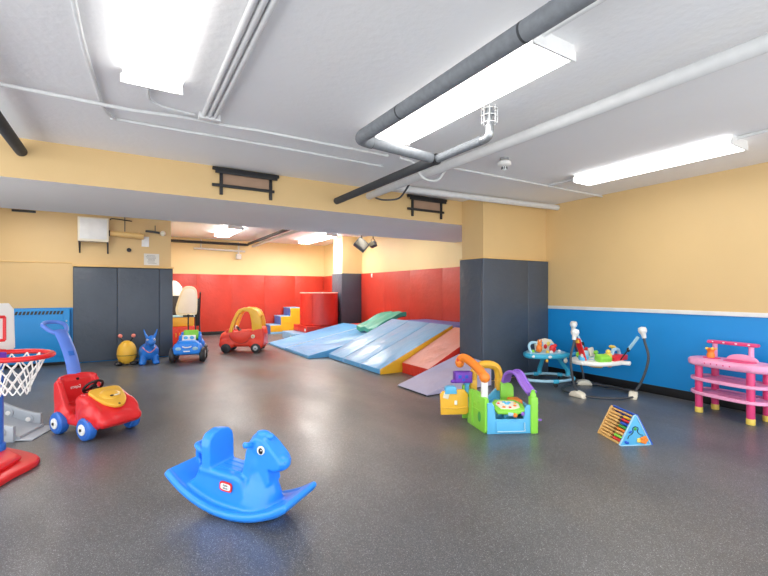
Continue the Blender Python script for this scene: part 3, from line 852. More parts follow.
# ------------------------------------------------------------------ toy slide (grey)
def slide():
    t = thing('toy_slide', 'grey plastic toddler slide behind the basketball stand', 'slide', (-.73, 5.155, 0), R(160))
    # local +X runs up the chute
    prof = spline([(0, 0, .025), (.10, 0, .04), (.30, 0, .12), (.60, 0, .30), (.95, 0, .53), (1.15, 0, .62), (1.3, 0, .63)], 5)
    b = B(); strip(b, prof, (0, .19, 0), .03); ch = obj('chute', b, 'toy_grey', t)
    for s in (-1, 1):
        up = [(p.x, p.z + .115) for p in prof if p.x > .02]; dn = [(p.x, max(p.z - .04, .0)) for p in prof if p.x > .02]
        b = B(); prism(b, dn + up[::-1], s * .205 - .02, s * .205 + .02, 'xz', .008, 2); ra = obj('side_rail', b, 'toy_grey', t)
        for (x, z) in ((.13, .095), (.30, .165)):
            b = B(); cyl(b, .045, .01, (x, s * .205 + .024, z), 'y', bev=.004); di = obj('pivot_disc', b, 'toy_grey', ra)
            b = B(); cyl(b, .022, .01, (x, s * .205 + .031, z), 'y', bev=.004); obj('pivot_bolt', b, 'toy_white', di)
    b = B(); box(b, (.22, .42, .012), (-.0, 0, .012), (0, R(-3), 0), bev=.005); obj('run_out', b, 'toy_grey', t)
    for s in (-1, 1):
        b = B(); prism(b, [(1.22, .6), (1.3, .6), (1.62, 0), (1.52, 0)], s * .2 - .025, s * .2 + .025, 'xz', .006, 2); obj('leg', b, 'wheel_blue', t)
    for z in (.15, .32, .48):
        b = B(); box(b, (.06, .38, .03), (1.57 - z * .5, 0, z), bev=.008); obj('rung', b, 'wheel_blue', t)
slide()

# ------------------------------------------------------------------ basketball stand
t = thing('basketball_stand', 'toy basketball stand with red rim and white net, cut by the left edge', 'basketball hoop', (-.855, 4.43, 0), 0)
b = B()
prism(b, [(p.x, p.y) for p in spline([(.30, -.17, 0), (.18, -.45, 0), (.10, -.60, 0), (-.1, -.66, 0), (-.45, -.62, 0), (-.5, -.2, 0), (-.42, .2, 0), (-.05, .26, 0), (.08, .18, 0)], 4, True)], 0, .05, 'xy', .014, 3)
prism(b, [(.19, -.19), (.07, -.50), (-.1, -.56), (-.38, -.52), (-.4, -.1), (-.3, .14), (-.06, .18), (.04, .12)], .045, .10, 'xy', .03, 3)
obj('base', b, 'toy_red', t)
b = B(); tube(b, [(0, 0, .08), (0, 0, .82)], .052, 20); cyl(b, .066, .06, (0, 0, .125), bev=.01); po = obj('pole', b, 'wheel_blue', t)
b = B(); box(b, (.14, .13, .07), (-.02, .0, .835), (0, 0, R(-43)), bev=.012); obj('pole_bracket', b, 'purple', po)
BN = R(-43)
bb_ = B()
w2, h_ = .20, .40
out = [(-w2 + .03, 0), (-w2, .03), (-w2 + .01, h_ - .05), (-w2 + .05, h_), (w2 - .05, h_), (w2 - .01, h_ - .05), (w2, .03), (w2 - .03, 0)]
prism(bb_, out, -.018, .018, 'yz', .008, 3)
bo = obj('backboard', bb_, 'toy_white', t, (-.06, .08, .85), (0, 0, BN))
b = B()
for (ya, za, yb, zb) in ((-.11, .1, .11, .1), (-.11, .29, .11, .29), (-.11, .1, -.11, .29), (.11, .1, .11, .29)):
    tube(b, [(.02, ya, za), (.02, yb, zb)], .012, 8)
obj('target_square', b, 'toy_red', bo)
RC = Vector((.315, .0, 0))
b = B()
rimr = .222
tube(b, [(RC.x + rimr * math.cos(a), RC.y + rimr * math.sin(a), 0) for a in [2 * PI * k / 40 for k in range(40)]], .020, 10, closed=True, r2=.026)
box(b, (.14, .18, .05), (.05, 0.0, 0), bev=.012)
ri = obj('rim', b, 'toy_red', t, (-.08, .06, .865), (0, R(2), BN))
b = B()
NS = 12
def npt(lev, k):
    rr = [.185, .16, .135, .11, .095, .09][lev]
    zz = [-.005, -.07, -.135, -.195, -.245, -.29][lev]
    a = 2 * PI * (k + .5 * (lev % 2)) / NS
    return (RC.x + rr * math.cos(a), RC.y + rr * math.sin(a), zz + .006 * math.sin(k * 2.3 + lev))
for lev in range(5):
    for k in range(NS):
        q = (k, k + 1) if lev % 2 else (k, k - 1)
        for kk in q:
            A, C = Vector(npt(lev, k)), Vector(npt(lev + 1, kk))
            tube(b, [A, (A + C) / 2 + Vector((0, 0, -.006)), C], .0055, 5)
obj('net', b, 'net', ri)

# ------------------------------------------------------------------ hoppers
def bee():
    t = thing('bouncy_hopper', 'yellow egg-shaped bouncy hopper with coral feelers by the navy pads', 'hopper toy', (.06, 9.10, 0), R(-8))
    b = B(); lathe(b, [(0, .02), (.09, .025), (.155, .07), (.182, .14), (.187, .20), (.178, .27), (.15, .34), (.10, .395), (.04, .42), (0, .424)], n=32); bmesh.ops.scale(b, vec=(.86, .9, 1.04), verts=b.verts); obj('body', b, 'rubber_yellow', t)
    b = B(); tube(b, [(.162 * math.cos(a), .169 * math.sin(a), .18) for a in [2 * PI * k / 32 for k in range(32)]], .005, 6, closed=True); obj('seam', b, 'black', t)
    for s in (-1, 1):
        b = B(); ell(b, (.07, .09, .035), (s * .12, -.06, .035)); obj('foot', b, 'tyre', t)
        b = B(); tube(b, [(s * .05, 0, .41), (s * .085, 0, .47), (s * .10, 0, .505)], .013, 8); an = obj('feeler', b, 'black', t)
        b = B(); ell(b, (.036, .034, .036), (s * .105, 0, .525)); obj('feeler_ball', b, 'rubber_pink', an)
bee()
def donkey():
    t = thing('bouncy_hopper', 'blue animal bouncy hopper with two ears by the navy pads', 'hopper toy', (.41, 9.02, 0), R(0))
    b = B()
    ell(b, (.17, .22, .165), (0, .06, .215)); ell(b, (.15, .14, .15), (0, -.09, .225))
    ell(b, (.075, .10, .13), (.0, -.15, .35), (R(20), 0, 0))
    ell(b, (.085, .11, .085), (.02, -.20, .435)); ell(b, (.06, .08, .055), (.025, -.275, .405)); ell(b, (.05, .05, .03), (.03, -.18, .505))
    for sx in (-1, 1):
        for sy in (-.13, .17):
            tube(b, [(sx * .09, sy, .16), (sx * .105, sy - .01, .05), (sx * .11, sy - .02, .025)], [.062, .055], 12); ell(b, (.062, .072, .035), (sx * .11, sy - .03, .033))
    ell(b, (.02, .07, .02), (0, .28, .27), (R(40), 0, 0))
    obj('body', b, 'rubber_blue', t, remesh=.010, smooth=5)
    for s in (-1, 1):
        b = B(); tube(b, [(s * .05 + .02, -.17, .49), (s * .085 + .02, -.16, .56), (s * .105 + .02, -.15, .63)], [.028, .009], 10); ell(b, (.011, .011, .014), (s * .105 + .02, -.15, .632)); obj('ear', b, 'rubber_blue', t)
        b = B(); ell(b, (.016, .012, .018), (.02 + s * .055, -.275, .465)); e = obj('eye', b, 'toy_white', t)
        b = B(); ell(b, (.007, .005, .009), (.02 + s * .056, -.286, .465)); obj('pupil', b, 'black', e)
    b = B(); tube(b, [(-.11, -.16, .33), (-.07, -.235, .28), (0, -.262, .235), (.07, -.235, .28), (.11, -.16, .33)], .007, 6, steps=4); obj('bridle', b, 'rubber_pink', t)
donkey()

# ------------------------------------------------------------------ blue ride-on truck
def truck():
    t = thing('ride_on_truck', 'blue ride-on truck with green seat at the end of the navy pads', 'ride-on car', (1.10, 9.03, 0), R(-104))
    # local +X is the front, towards the camera
    b = B()
    box(b, (.62, .36, .12), (0, 0, .19), bev=.04)
    box(b, (.26, .34, .17), (.17, 0, .28), bev=.06); box(b, (.12, .42, .11), (.28, 0, .20), bev=.03)
    for s in (-1, 1):
        ell(b, (.13, .07, .11), (.2, s * .17, .22)); ell(b, (.13, .07, .12), (-.2, s * .17, .24))
        box(b, (.22, .05, .2), (-.17, s * .16, .33), bev=.02)
    box(b, (.06, .34, .24), (-.27, 0, .36), bev=.02)
    obj('body', b, 'toy_blue', t, remesh=.011, smooth=5)
    b = B(); box(b, (.06, .25, .17), (-.225, 0, .43), (0, R(-12), 0), bev=.025); box(b, (.2, .22, .05), (-.12, 0, .27), bev=.02); obj('seat', b, 'green', t)
    b = B(); box(b, (.02, .22, .10), (.05, 0, .40), (0, R(-25), 0), bev=.012); wn = obj('windscreen', b, 'toy_white', t)
    for s in (-1, 1):
        b = B(); ell(b, (.012, .035, .03), (.068, s * .05, .405)); obj('eye', b, 'sky', wn)
        b = B(); ell(b, (.015, .045, .03), (.335, s * .13, .245)); obj('headlamp', b, 'pale_blue', t)
    b = B(); tube(b, [(.315, -.07, .28), (.328, -.03, .265), (.328, .03, .265), (.315, .07, .28)], .011, 8, steps=3); obj('grille', b, 'toy_white', t)
    b = B(); box(b, (.02, .10, .02), (.34, 0, .2), bev=.006); obj('bumper_badge', b, 'toy_white', t)
    for x in (-.21, .21):
        for s in (-1, 1): wheel('wheel', t, (x, s * .235, .125), .125, .085, 'tyre', 'steel', s, .55)
    b = B(); tube(b, [(-.3, -.05, .45), (-.33, -.06, .60), (-.345, -.06, .76)], .012, 8); tube(b, [(-.345, -.15, .765), (-.345, .03, .765)], .017, 8); ell(b, (.03, .03, .025), (-.345, -.06, .77)); obj('push_bar', b, 'black', t)
    return t
tk = truck(); tk.scale = (1.1, 1.1, 1.1)

# ------------------------------------------------------------------ things behind the pads
def toy_kitchen():
    t = thing('toy_cabinet', 'yellow over red toy cabinet behind the blue truck', 'toy cabinet', (1.19, 11.35, 0), R(-6))
    b = B(); box2(b, (-.33, -.25, .0), (.30, .25, .50), .02); obj('lower_box', b, 'coupe_red', t)
    b = B(); box2(b, (-.32, -.24, .50), (.29, .24, .72), .02); obj('upper_box', b, 'toy_yellow', t)
    b = B(); box2(b, (-.30, -.256, .06), (-.07, -.245, .44), .004); do = obj('door', b, 'coupe_red', t)
    b = B(); box(b, (.02, .02, .1), (-.1, -.262, .3), bev=.005); obj('handle', b, 'toy_yellow', do)
    b = B(); box2(b, (-.05, -.256, .06), (.26, -.245, .44), .004); do = obj('door', b, 'coupe_red', t)
    b = B(); box(b, (.02, .02, .1), (-.02, -.262, .3), bev=.005); obj('handle', b, 'toy_yellow', do)
    b = B(); box2(b, (-.335, -.26, .72), (.31, .26, .745), .01); obj('top', b, 'pale_blue', t)
toy_kitchen()
t = thing('toy_mirror', 'tilted cream oval panel on top of the yellow and red cabinet', 'toy panel', (1.30, 11.2, .76), R(-8))
b = B()
ov = [(-.19, .0), (-.25, .08), (-.245, .22), (-.15, .52), (-.06, .67), (.06, .70), (.19, .67), (.25, .56), (.26, .3), (.25, .08), (.19, .0)]
prism(b, [(p.x * .92, p.y) for p in spline([(x, z, 0) for x, z in ov], 4, True)], -.03, .03, 'xz', .012, 3); fr = obj('frame', b, 'cream', t)
b = B(); prism(b, [(p.x * .75 + .01, .06 + p.y * .83) for p in spline([(x, z, 0) for x, z in ov], 4, True)], -.036, -.02, 'xz', .004, 2); obj('panel', b, 'toy_white', t)
b = B(); box(b, (.3, .12, .042), (0, .0, .009), bev=.008); obj('foot', b, 'cream', t)
t = thing('toy_dome', 'white dome shape peeking out above the narrow navy pad', 'toy', (1.10, 12.25, 0))
b = B(); box2(b, (-.22, -.2, 0), (.22, .2, 1.22), .03); obj('cabinet', b, 'tyre', t)
b = B(); lathe(b, [(0, 1.221), (.22, 1.222), (.235, 1.32), (.215, 1.44), (.15, 1.54), (.08, 1.60), (0, 1.61)], n=32); obj('dome', b, 'toy_white', t)
t = thing('folded_stroller', 'black folded stroller against the red far wall by the yellow cabinet', 'stroller', (1.86, 13.45, 0), R(5))
for s in (-1, 1):
    b = B(); tube(b, [(s * .05, .0, .10), (s * .06, .02, .7), (s * .07, 0, 1.22), (s * .06, -.06, 1.30)], .018, 8, steps=4); obj('frame_bar', b, 'black', t)
    b = B(); tube(b, [(s * .06, -.04, .10), (s * .05, .04, .9), (s * .06, .06, 1.15)], .016, 8); obj('frame_bar', b, 'tube_dark', t)
    b = B(); lathe(b, [(0, -.015), (.07, -.015), (.075, 0), (.07, .015), (0, .015)], rot=(0, PI / 2, 0), n=20); obj('wheel', b, 'tyre', t, (s * .08, -.05, .075))
b = B(); box(b, (.12, .10, .8), (0, .01, .72), bev=.03); obj('folded_fabric', b, 'black', t)

# ------------------------------------------------------------------ red and yellow coupe
def coupe():
    t = thing('toy_coupe', 'red toy coupe with yellow roof before the red far wall', 'ride-on car', (2.29, 9.69, 0), R(152.6))
    b = B()
    prism(b, [(-.47, .16), (-.49, .30), (-.47, .52), (-.42, .56), (-.28, .53), (-.22, .48), (.14, .46), (.26, .45), (.40, .42), (.46, .34), (.475, .20), (.44, .13), (-.42, .13)], -.24, .24, 'xz', .05, 3)
    for s in (-1, 1):
        ell(b, (.16, .06, .13), (.315, s * .22, .19)); ell(b, (.17, .06, .15), (-.315, s * .22, .20)); ell(b, (.09, .05, .07), (.25, s * .18, .46))
    ell(b, (.14, .25, .15), (-.38, 0, .40)); ell(b, (.16, .22, .13), (.34, 0, .33))
    obj('body', b, 'coupe_red', t, remesh=.012, smooth=5)
    for s in (-1, 1):
        dp = [(-.19, .475), (.16, .455), (.24, .40), (.20, .30), (.10, .235), (-.02, .215), (-.12, .25), (-.18, .33)]
        b = B(); prism(b, [(p.x, p.y) for p in spline([(x, z, 0) for x, z in dp], 4, True)], s * .253 - .008, s * .253 + .008, 'xz', .006, 2); obj('door', b, 'coupe_red', t)
        b = B(); tube(b, [(p.x, s * .252, p.y) for p in spline([(x, z, 0) for x, z in dp[1:]], 4)], .006, 6); obj('door_seam', b, 'black', t)
        # roof side arch: front post, roof rail, wide rear post
        b = B()
        outer = [(.27, .44), (.21, .66), (.12, .86), (.05, .95), (-.06, .985), (-.22, .975), (-.33, .92), (-.40, .80), (-.43, .66), (-.44, .52), (-.24, .48)]
        inner = [(-.23, .48), (-.22, .66), (-.19, .82), (-.15, .895), (-.04, .905), (.035, .86), (.10, .74), (.155, .58), (.195, .45)]
        prism(b, outer + inner, s * .205 - .03, s * .205 + .03, 'xz', .012, 2)
        obj('roof_post', b, 'toy_yellow', t)
        b = B(); cyl(b, .042, .02, (-.26, s * .268, .36), 'y', bev=.006); fc = obj('fuel_cap', b, 'cream', t)
        b = B(); cyl(b, .016, .01, (-.26, s * .28, .36), 'y'); obj('cap_knob', b, 'amber', fc)
        b = B(); ell(b, (.03, .05, .055), (.20, s * .14, .52)); e = obj('eye', b, 'toy_white', t)
        b = B(); ell(b, (.02, .02, .025), (.222, s * .14, .525)); obj('pupil', b, 'black', e)
        for x in (-.315, .315): wheel('wheel', t, (x, s * .25, .105), .105, .08, 'tyre', 'steel' if x < 0 else 'tyre', s, .5)
    b = B(); 
    rp = [(.13, .84), (.06, .93), (-.06, .975), (-.22, .965), (-.32, .91), (-.38, .80), (-.355, .785), (-.30, .88), (-.21, .93), (-.06, .94), (.04, .90), (.105, .83)]
    prism(b, rp, -.20, .20, 'xz', .008, 2); obj('roof', b, 'toy_yellow', t)
    b = B(); tube(b, [(.08 * math.cos(a), .08 * math.sin(a), 0) for a in [2 * PI * k / 20 for k in range(20)]], .011, 8, closed=True); box(b, (.15, .025, .012)); obj('steering_wheel', b, 'black', t, (.10, 0, .49), (0, R(-50), 0))
    b = B(); box(b, (.05, .34, .12), (.45, 0, .22), bev=.02); obj('bumper', b, 'coupe_red', t)
coupe()

# ------------------------------------------------------------------ activity garden
def garden():
    t = thing('activity_garden', 'green and blue toddler activity garden with orange arm and yellow arch', 'activity toy', (3.215, 2.975, 0), R(-27.6))
    # left panel, splayed outwards
    b = B()
    pl = [(0, .02), (.0, .335), (.03, .35), (.10, .345), (.16, .375), (.33, .375), (.37, .35), (.375, .10), (.40, .03), (.39, 0), (.02, 0)]
    def hole(cx, cz, rx, rz): return [(cx + rx * math.cos(a), cz + rz * math.sin(a)) for a in [2 * PI * k / 16 for k in range(16)]]
    prism(b, pl, -.022, .022, 'xz', .008, 2)
    lp = obj('left_panel', b, 'green', t, (-.235, -.20, 0), (0, 0, R(101)))
    b = B(); prism(b, hole(.12, .14, .03, .052), .021, .0245, 'xz'); obj('panel_window', b, 'dark_green', lp)
    for (cx, cz) in ((.22, .25), (.15, .28)):
        b = B(); prism(b, hole(cx, cz, .035, .014), .021, .027, 'xz', .002); obj('panel_relief', b, 'green', lp)
    b = B(); box2(b, (.02, .015, .19), (.3, .026, .205), .004); box2(b, (.27, .015, .03), (.30, .03, .36), .006); obj('panel_rib', b, 'green', lp)
    # front panel
    b = B()
    fp = [(-.235, 0), (-.235, .30), (-.19, .31), (-.165, .27), (-.15, .145), (.13, .145), (.15, .25), (.17, .28), (.21, .28), (.21, 0)]
    prism(b, fp, -.215, -.185, 'xz', .007, 2); obj('front_panel', b, 'sky', t)
    b = B(); box2(b, (-.15, -.226, .02), (.13, -.212, .125), .006); obj('step_front', b, 'sky', t)
    b = B(); box2(b, (-.15, -.21, .05), (.13, -.04, .075), .008); obj('step', b, 'sky', t)
    b = B(); box2(b, (-.15, -.05, .0), (.13, -.03, .20), .006); obj('inner_panel', b, 'sky', t)
    b = B(); tube(b, [(-.14, -.232, .03), (.12, -.232, .03), (.135, -.232, .05), (.135, -.232, .115)], .006, 8, steps=3); obj('step_rim', b, 'pale_blue', t)
    # right post
    b = B(); box2(b, (.20, -.235, 0), (.275, -.155, .36), .014); obj('right_post', b, 'green', t)
    b = B(); lathe(b, [(0, .35), (.03, .35), (.03, .385), (.02, .40), (.022, .42), (0, .43)], (.237, -.195, 0)); obj('post_cap', b, 'green', t)
    for z in (.12, .22, .30):
        b = B(); box(b, (.01, .05, .012), (.277, -.195, z), bev=.004); obj('post_rung', b, 'green', t)
    b = B(); ell(b, (.03, .018, .012), (.30, -.19, .125)); obj('post_lever', b, 'lilac', t)
    # back right panel
    b = B(); prism(b, [(.045, 0), (.045, .415), (.07, .43), (.17, .40), (.19, .36), (.20, 0)], .20, .24, 'xz', .01, 2); obj('back_panel', b, 'green', t)
    # right low wall
    b = B(); box2(b, (.215, -.16, 0), (.255, .2, .24), .012); obj('side_wall', b, 'sky', t)
    b = B(); box2(b, (.09, .0, .20), (.215, .16, .275), .02); obj('seat_block', b, 'orange', t)
    # back left post and blue slope
    b = B(); prism(b, [(-.345, .0), (-.345, .36), (-.32, .375), (-.285, .375), (-.27, .35), (-.255, .04), (-.235, 0)], .32, .37, 'xz', .008, 2); obj('back_post', b, 'green', t)
    b = B(); prism(b, [(-.20, 0), (-.20, .16), (-.14, .19), (-.05, .22), (.02, .29), (.06, .33), (.09, .33), (.1, 0)], .36, .40, 'xz', .008, 2); obj('back_wall', b, 'sky', t)
    b = B(); prism(b, [(-.22, .19), (-.1, .19), (.05, .27), (.05, .25), (-.1, .15), (-.22, .15)], -.1, .36, 'xz', .008, 2, loc=(-.0, .03, -.05)); obj('slope', b, 'sky', t)
    # yellow arch
    arcp = [(-.215, .38, .22), (-.215, .38, .42), (-.19, .38, .52), (-.12, .38, .575), (-.02, .38, .58), (.06, .38, .54), (.085, .38, .44), (.085, .38, .34)]
    b = B(); tube(b, spline(arcp, 6),   .05, 12, r2=.045, up=(0, 1, 0)); ya = obj('arch', b, 'toy_yellow', t)
    b = B(); box(b, (.075, .10, .13), (.085, .38, .36), bev=.012); obj('arch_foot', b, 'amber', ya)
    b = B(); box(b, (.075, .10, .13), (-.215, .38, .36), bev=.012); obj('arch_foot', b, 'amber', ya)
    b = B(); tube(b, [(p.x, .334, p.z) for p in spline(arcp[1:7], 5)], .012, 8); obj('arch_rib', b, 'amber', ya)
    # white column and orange arm
    b = B(); box(b, (.065, .05, .22), (-.235, -.11, .43), bev=.01)
    for x in (-.02, 0, .02): box(b, (.008, .008, .18), (-.235 + x, -.137, .43), bev=.002)
    obj('column', b, 'toy_white', t)
    arm = [(-.235, -.12, .545), (-.25, -.06, .58), (-.295, .06, .64), (-.35, .19, .685), (-.385, .25, .675), (-.40, .27, .625)]
    b = B(); tube(b, spline(arm, 6), [.052, .042], 12, r2=.042, up=(0, 0, 1)); ell(b, (.055, .05, .055), (-.235, -.12, .54)); ell(b, (.05, .045, .06), (-.395, .265, .63))
    ob = obj('arm', b, 'orange', t)
    b = B(); cyl(b, .018, .012, (-.425, .235, .66), 'x', bev=.003); obj('arm_pin', b, 'toy_red', ob)
    # purple shape box on a blue stalk
    b = B()
    for (lo, hi) in (((-.45, .27, .40), (-.25, .285, .52)), ((-.45, .27, .40), (-.435, .36, .52)), ((-.265, .27, .40), (-.25, .36, .52)), ((-.45, .27, .40), (-.25, .36, .415)), ((-.45, .35, .40), (-.25, .365, .52))):
        box2(b, lo, hi, .004)
    sb = obj('shape_box', b, 'purple', t)
    for (cx, cz, rx) in ((-.39, .47, .028), (-.315, .47, .028), (-.35, .435, .02)):
        b = B(); prism(b, [(cx + rx * math.cos(a) * (1 if k % 2 else .55), cz + rx * math.sin(a) * (1 if k % 2 else .55)) for k, a in enumerate([2 * PI * k / 8 for k in range(8)])], .2675, .272, 'xz'); obj('shape_hole', b, 'navy', sb)
    b = B(); ell(b, (.03, .02, .02), (-.465, .28, .42)); obj('box_knob', b, 'purple', sb)
    b = B(); cyl(b, .035, .06, (-.30, .32, .40), bev=.008); cyl(b, .025, .30, (-.30, .325, .25)); obj('box_stalk', b, 'sky', t)
    # yellow swing door
    b = B(); prism(b, [(-.62, .085), (-.63, .30), (-.60, .335), (-.46, .345), (-.40, .355), (-.36, .345), (-.325, .30), (-.32, .11), (-.345, .085)], .175, .215, 'xz', .01, 3); d = obj('door', b, 'toy_yellow', t)
    b = B(); tube(b, [(-.61, .176, .17), (-.5, .173, .155), (-.34, .176, .165)], .008, 8, steps=4); obj('door_ledge', b, 'toy_yellow', d)
    b = B(); box(b, (.03, .008, .045), (-.46, .173, .215), bev=.003); obj('door_sticker', b, 'toy_white', d)
    b = B(); box(b, (.06, .006, .06), (-.565, .174, .29), (0, R(15), 0), bev=.002); obj('door_sticker', b, 'cream', d)
    b = B(); prism(b, [(-.58, .31), (-.575, .375), (-.555, .39), (-.47, .39), (-.455, .375), (-.45, .31)], .155, .235, 'xz', .01, 2); obj('letter_box', b, 'sky', d)
    b = B(); tube(b, [(-.32, .20, .13), (-.30, .32, .13)], .015, 8); tube(b, [(-.32, .20, .28), (-.30, .32, .28)], .015, 8); obj('hinge', b, 'dark_green', t)
    # purple arched slide
    b = B()
    strip(b, spline([(.10, .20, .42), (.115, .17, .50), (.15, .11, .545), (.185, .05, .53), (.21, -.01, .46), (.245, -.08, .385), (.26, -.12, .365)], 6), (.045, .03, 0), .022)
    ps = obj('arched_slide', b, 'lilac', t)
    for s in (-1, 1):
        b = B(); tube(b, [(p[0] + s * .048, p[1] + s * .03, p[2] + .012) for p in spline([(.10, .20, .42), (.115, .17, .50), (.15, .11, .545), (.185, .05, .53), (.21, -.01, .46), (.245, -.08, .385), (.26, -.12, .365)], 5)], .016, 8); obj('slide_rail', b, 'lilac', ps)
    # tray with toys
    b = B(); prism(b, [(-.17, .03), (-.135, -.105), (.06, -.125), (.165, -.07), (.17, .03), (.11, .12), (-.10, .13)], -.012, .022, 'xy', .012, 3)
    tray = obj('play_tray', b, 'green', t, (-.0, -.125, .235), (R(16), 0, 0))
    b = B(); prism(b, [(-.12, .03), (-.09, -.06), (.04, -.075), (.11, -.04), (.12, .03), (.08, .08), (-.07, .09)], .022, .026, 'xy'); obj('tray_picture', b, 'cream', tray)
    for (x, y, c, rr) in ((-.085, .04, 'toy_red', .016), (-.05, -.03, 'orange', .018), (.0, .03, 'sky', .026), (.03, .05, 'sky', .02), (.07, -.01, 'orange', .018), (.085, .035, 'toy_yellow', .015), (.01, -.04, 'toy_red', .014), (-.02, .06, 'turquoise', .018)):
        b = B(); ell(b, (rr, rr * .8, .008), (x, y, .027)); obj('tray_button', b, c, tray)
    b = B(); ell(b, (.022, .022, .022), (.03, -.135, -.005)); obj('tray_knob', b, 'orange', tray)
    b = B(); ell(b, (.02, .02, .02), (.12, -.10, -.01)); obj('tray_knob', b, 'lilac', tray)
    b = B(); box(b, (.05, .04, .03), (-.01, -.12, 0), bev=.008); obj('tray_clip', b, 'pale_blue', tray)
    b = B(); cyl(b, .03, .2, (-.01, -.10, .115)); obj('tray_leg', b, 'sky', t)
    t.scale = (.95, .95, .96)

garden()

# ------------------------------------------------------------------ baby jumper
def jumper():
    t = thing('baby_jumper', 'freestanding baby jumper with dark tube frame and white toy tray', 'baby jumper', (5.33, 3.31, 0), 0)
    F = {'f': (-.40, .01), 'r': (.17, -.38), 'k': (.30, .38)}
    # floor ring
    ring = [(-.40, .01, .024), (-.22, -.30, .024), (.17, -.42, .024), (.38, -.22, .024), (.42, .12, .024), (.30, .38, .024), (.0, .44, .024), (-.28, .32, .024)]
    b = B(); tube(b, ring, .014, 10, closed=True, steps=6); obj('floor_ring', b, 'tube_dark', t)
    tops = {'f': (-.43, .03, .80), 'r': (.24, -.46, .83), 'k': (.26, .52, .84)}
    for k, (x, y) in F.items():
        b = B(); prism(b, [(-.10, 0), (-.10, .03), (-.07, .065), (0, .085), (.07, .065), (.10, .03), (.10, 0)], -.05, .05, 'xz', .02, 3, loc=(x, y, 0), rot=(0, 0, math.atan2(y, x) + PI / 2)); obj('foot', b, 'cream', t)
        n = Vector((x, y, 0)).normalized()
        T_ = Vector(tops[k])
        o1 = Vector((x, y, .05)); o2 = Vector((x, y, .22)) + n * .09; o3 = (Vector((x, y, .5)) * .5 + Vector((T_.x, T_.y, .5)) * .5) + n * .11; o4 = T_ - Vector((0, 0, .12)) + n * .02
        b = B(); tube(b, [o1, o2, o3, o4, T_], .0148, 10, steps=6); obj('upright', b, 'tube_dark', t)
        b = B(); lathe(b, [(0, -.075), (.024, -.075), (.03, -.02), (.046, .0), (.052, .028), (.042, .06), (0, .07)], T_ + Vector((0, 0, .0)), (R(12) * n.y, -R(12) * n.x, 0), 20); cp = obj('hanger_cap', b, 'toy_white', t)
        # sling from cap to tray
        e = Vector((0, 0, .46)) + Vector((n.x * .27, n.y * .27, 0))
        st = T_ - Vector((0, 0, .06)) - n * .05
        strp = B()
        if k == 'f':
            strip(strp, [st, st.lerp(e, .5), e], (.0, .035, 0), .02); obj('sling', strp, 'toy_red', t)
            b = B(); box(b, (.05, .05, .05), st.lerp(e, .12), bev=.01); obj('sling_cover', b, 'amber', t)
            b = B(); box(b, (.03, .04, .07), st.lerp(e, .75), bev=.01); obj('sling_tag', b, 'toy_white', t)
        else:
            mid = st.lerp(e, .55)
            strip(strp, [st, st.lerp(e, .18), st.lerp(e, .36), mid], (.006, .014, .006), .02); obj('sling', strp, 'pale_blue', t)
            b = B(); tube(b, [mid, e], .008, 8); ell(b, (.02, .02, .03), mid); obj('strap', b, 'black', t)
    # tray
    b = B()
    outl = spline([(-.36, .0, 0), (-.30, -.17, 0), (-.10, -.27, 0), (.12, -.28, 0), (.26, -.20, 0), (.33, -.06, 0), (.31, .13, 0), (.24, .27, 0), (.04, .30, 0), (-.20, .25, 0), (-.33, .14, 0)], 5, True)
    prism(b, [(p.x, p.y) for p in outl], .40, .455, 'xy', .022, 3)
    for k, (x, y) in F.items():
        n = Vector((x, y, 0)).normalized(); box(b, (.14, .11, .045), (n.x * .32, n.y * .32, .43), (0, 0, math.atan2(n.y, n.x)), bev=.015)
    tr = obj('tray', b, 'toy_white', t)
    b = B(); lathe(b, [(.10, .455), (.125, .462), (.13, .457), (.13, .45)], (-.02, .0, 0)); obj('seat_ring', b, 'pale_blue', tr)
    b = B(); lathe(b, [(.12, .455), (.11, .39), (.08, .35), (0, .34)], (-.02, 0, 0)); obj('seat', b, 'amber', t)
    # toys on the tray
    def toy(name, c, fn):
        bb = B(); fn(bb); return obj(name, bb, c, t)
    toy('toy_bridge', 'toy_red', lambda q: prism(q, [(-.02, .45), (-.03, .50), (.04, .525), (.20, .525), (.29, .515), (.28, .45)], -.25, -.10, 'xz', .01, 2))
    toy('toy_arch', 'pale_blue', lambda q: tube(q, [(.05, -.17, .5), (.08, -.17, .575), (.14, -.17, .59), (.20, -.17, .575), (.23, -.17, .5)], .022, 8, steps=4))
    toy('toy_keyboard', 'green', lambda q: box(q, (.18, .13, .09), (-.14, -.17, .49), (R(20), 0, R(-20)), bev=.025))
    toy('toy_drum', 'foot_yellow', lambda q: (cyl(q, .045, .10, (-.03, -.17, .50), bev=.012), ell(q, (.03, .03, .03), (-.03, -.17, .57))))
    toy('toy_spinner', 'turquoise', lambda q: (cyl(q, .012, .12, (-.02, .21, .51)), ell(q, (.045, .03, .04), (-.02, .21, .575))))
    toy('toy_flower', 'foot_yellow', lambda q: (cyl(q, .01, .14, (.27, -.05, .52)), ell(q, (.03, .05, .02), (.27, -.05, .60))))
    toy('toy_frog', 'green', lambda q: (ell(q, (.05, .05, .045), (-.10, .18, .49)), ell(q, (.02, .02, .02), (-.12, .16, .535)), ell(q, (.02, .02, .02), (-.08, .16, .535))))
    toy('toy_bug', 'sky', lambda q: ell(q, (.07, .06, .05), (-.25, .03, .485)))
    toy('toy_book', 'cream', lambda q: box(q, (.16, .03, .12), (.10, .14, .52), (R(-15), 0, R(15)), bev=.012))
    toy('toy_frame', 'pale_blue', lambda q: box(q, (.12, .03, .10), (-.12, .10, .51), (R(-15), 0, R(-20)), bev=.012))
    toy('toy_beads', 'orange', lambda q: [ell(q, (.022, .022, .022), (.12 + .04 * i, .2 - .02 * i, .49)) for i in range(3)])
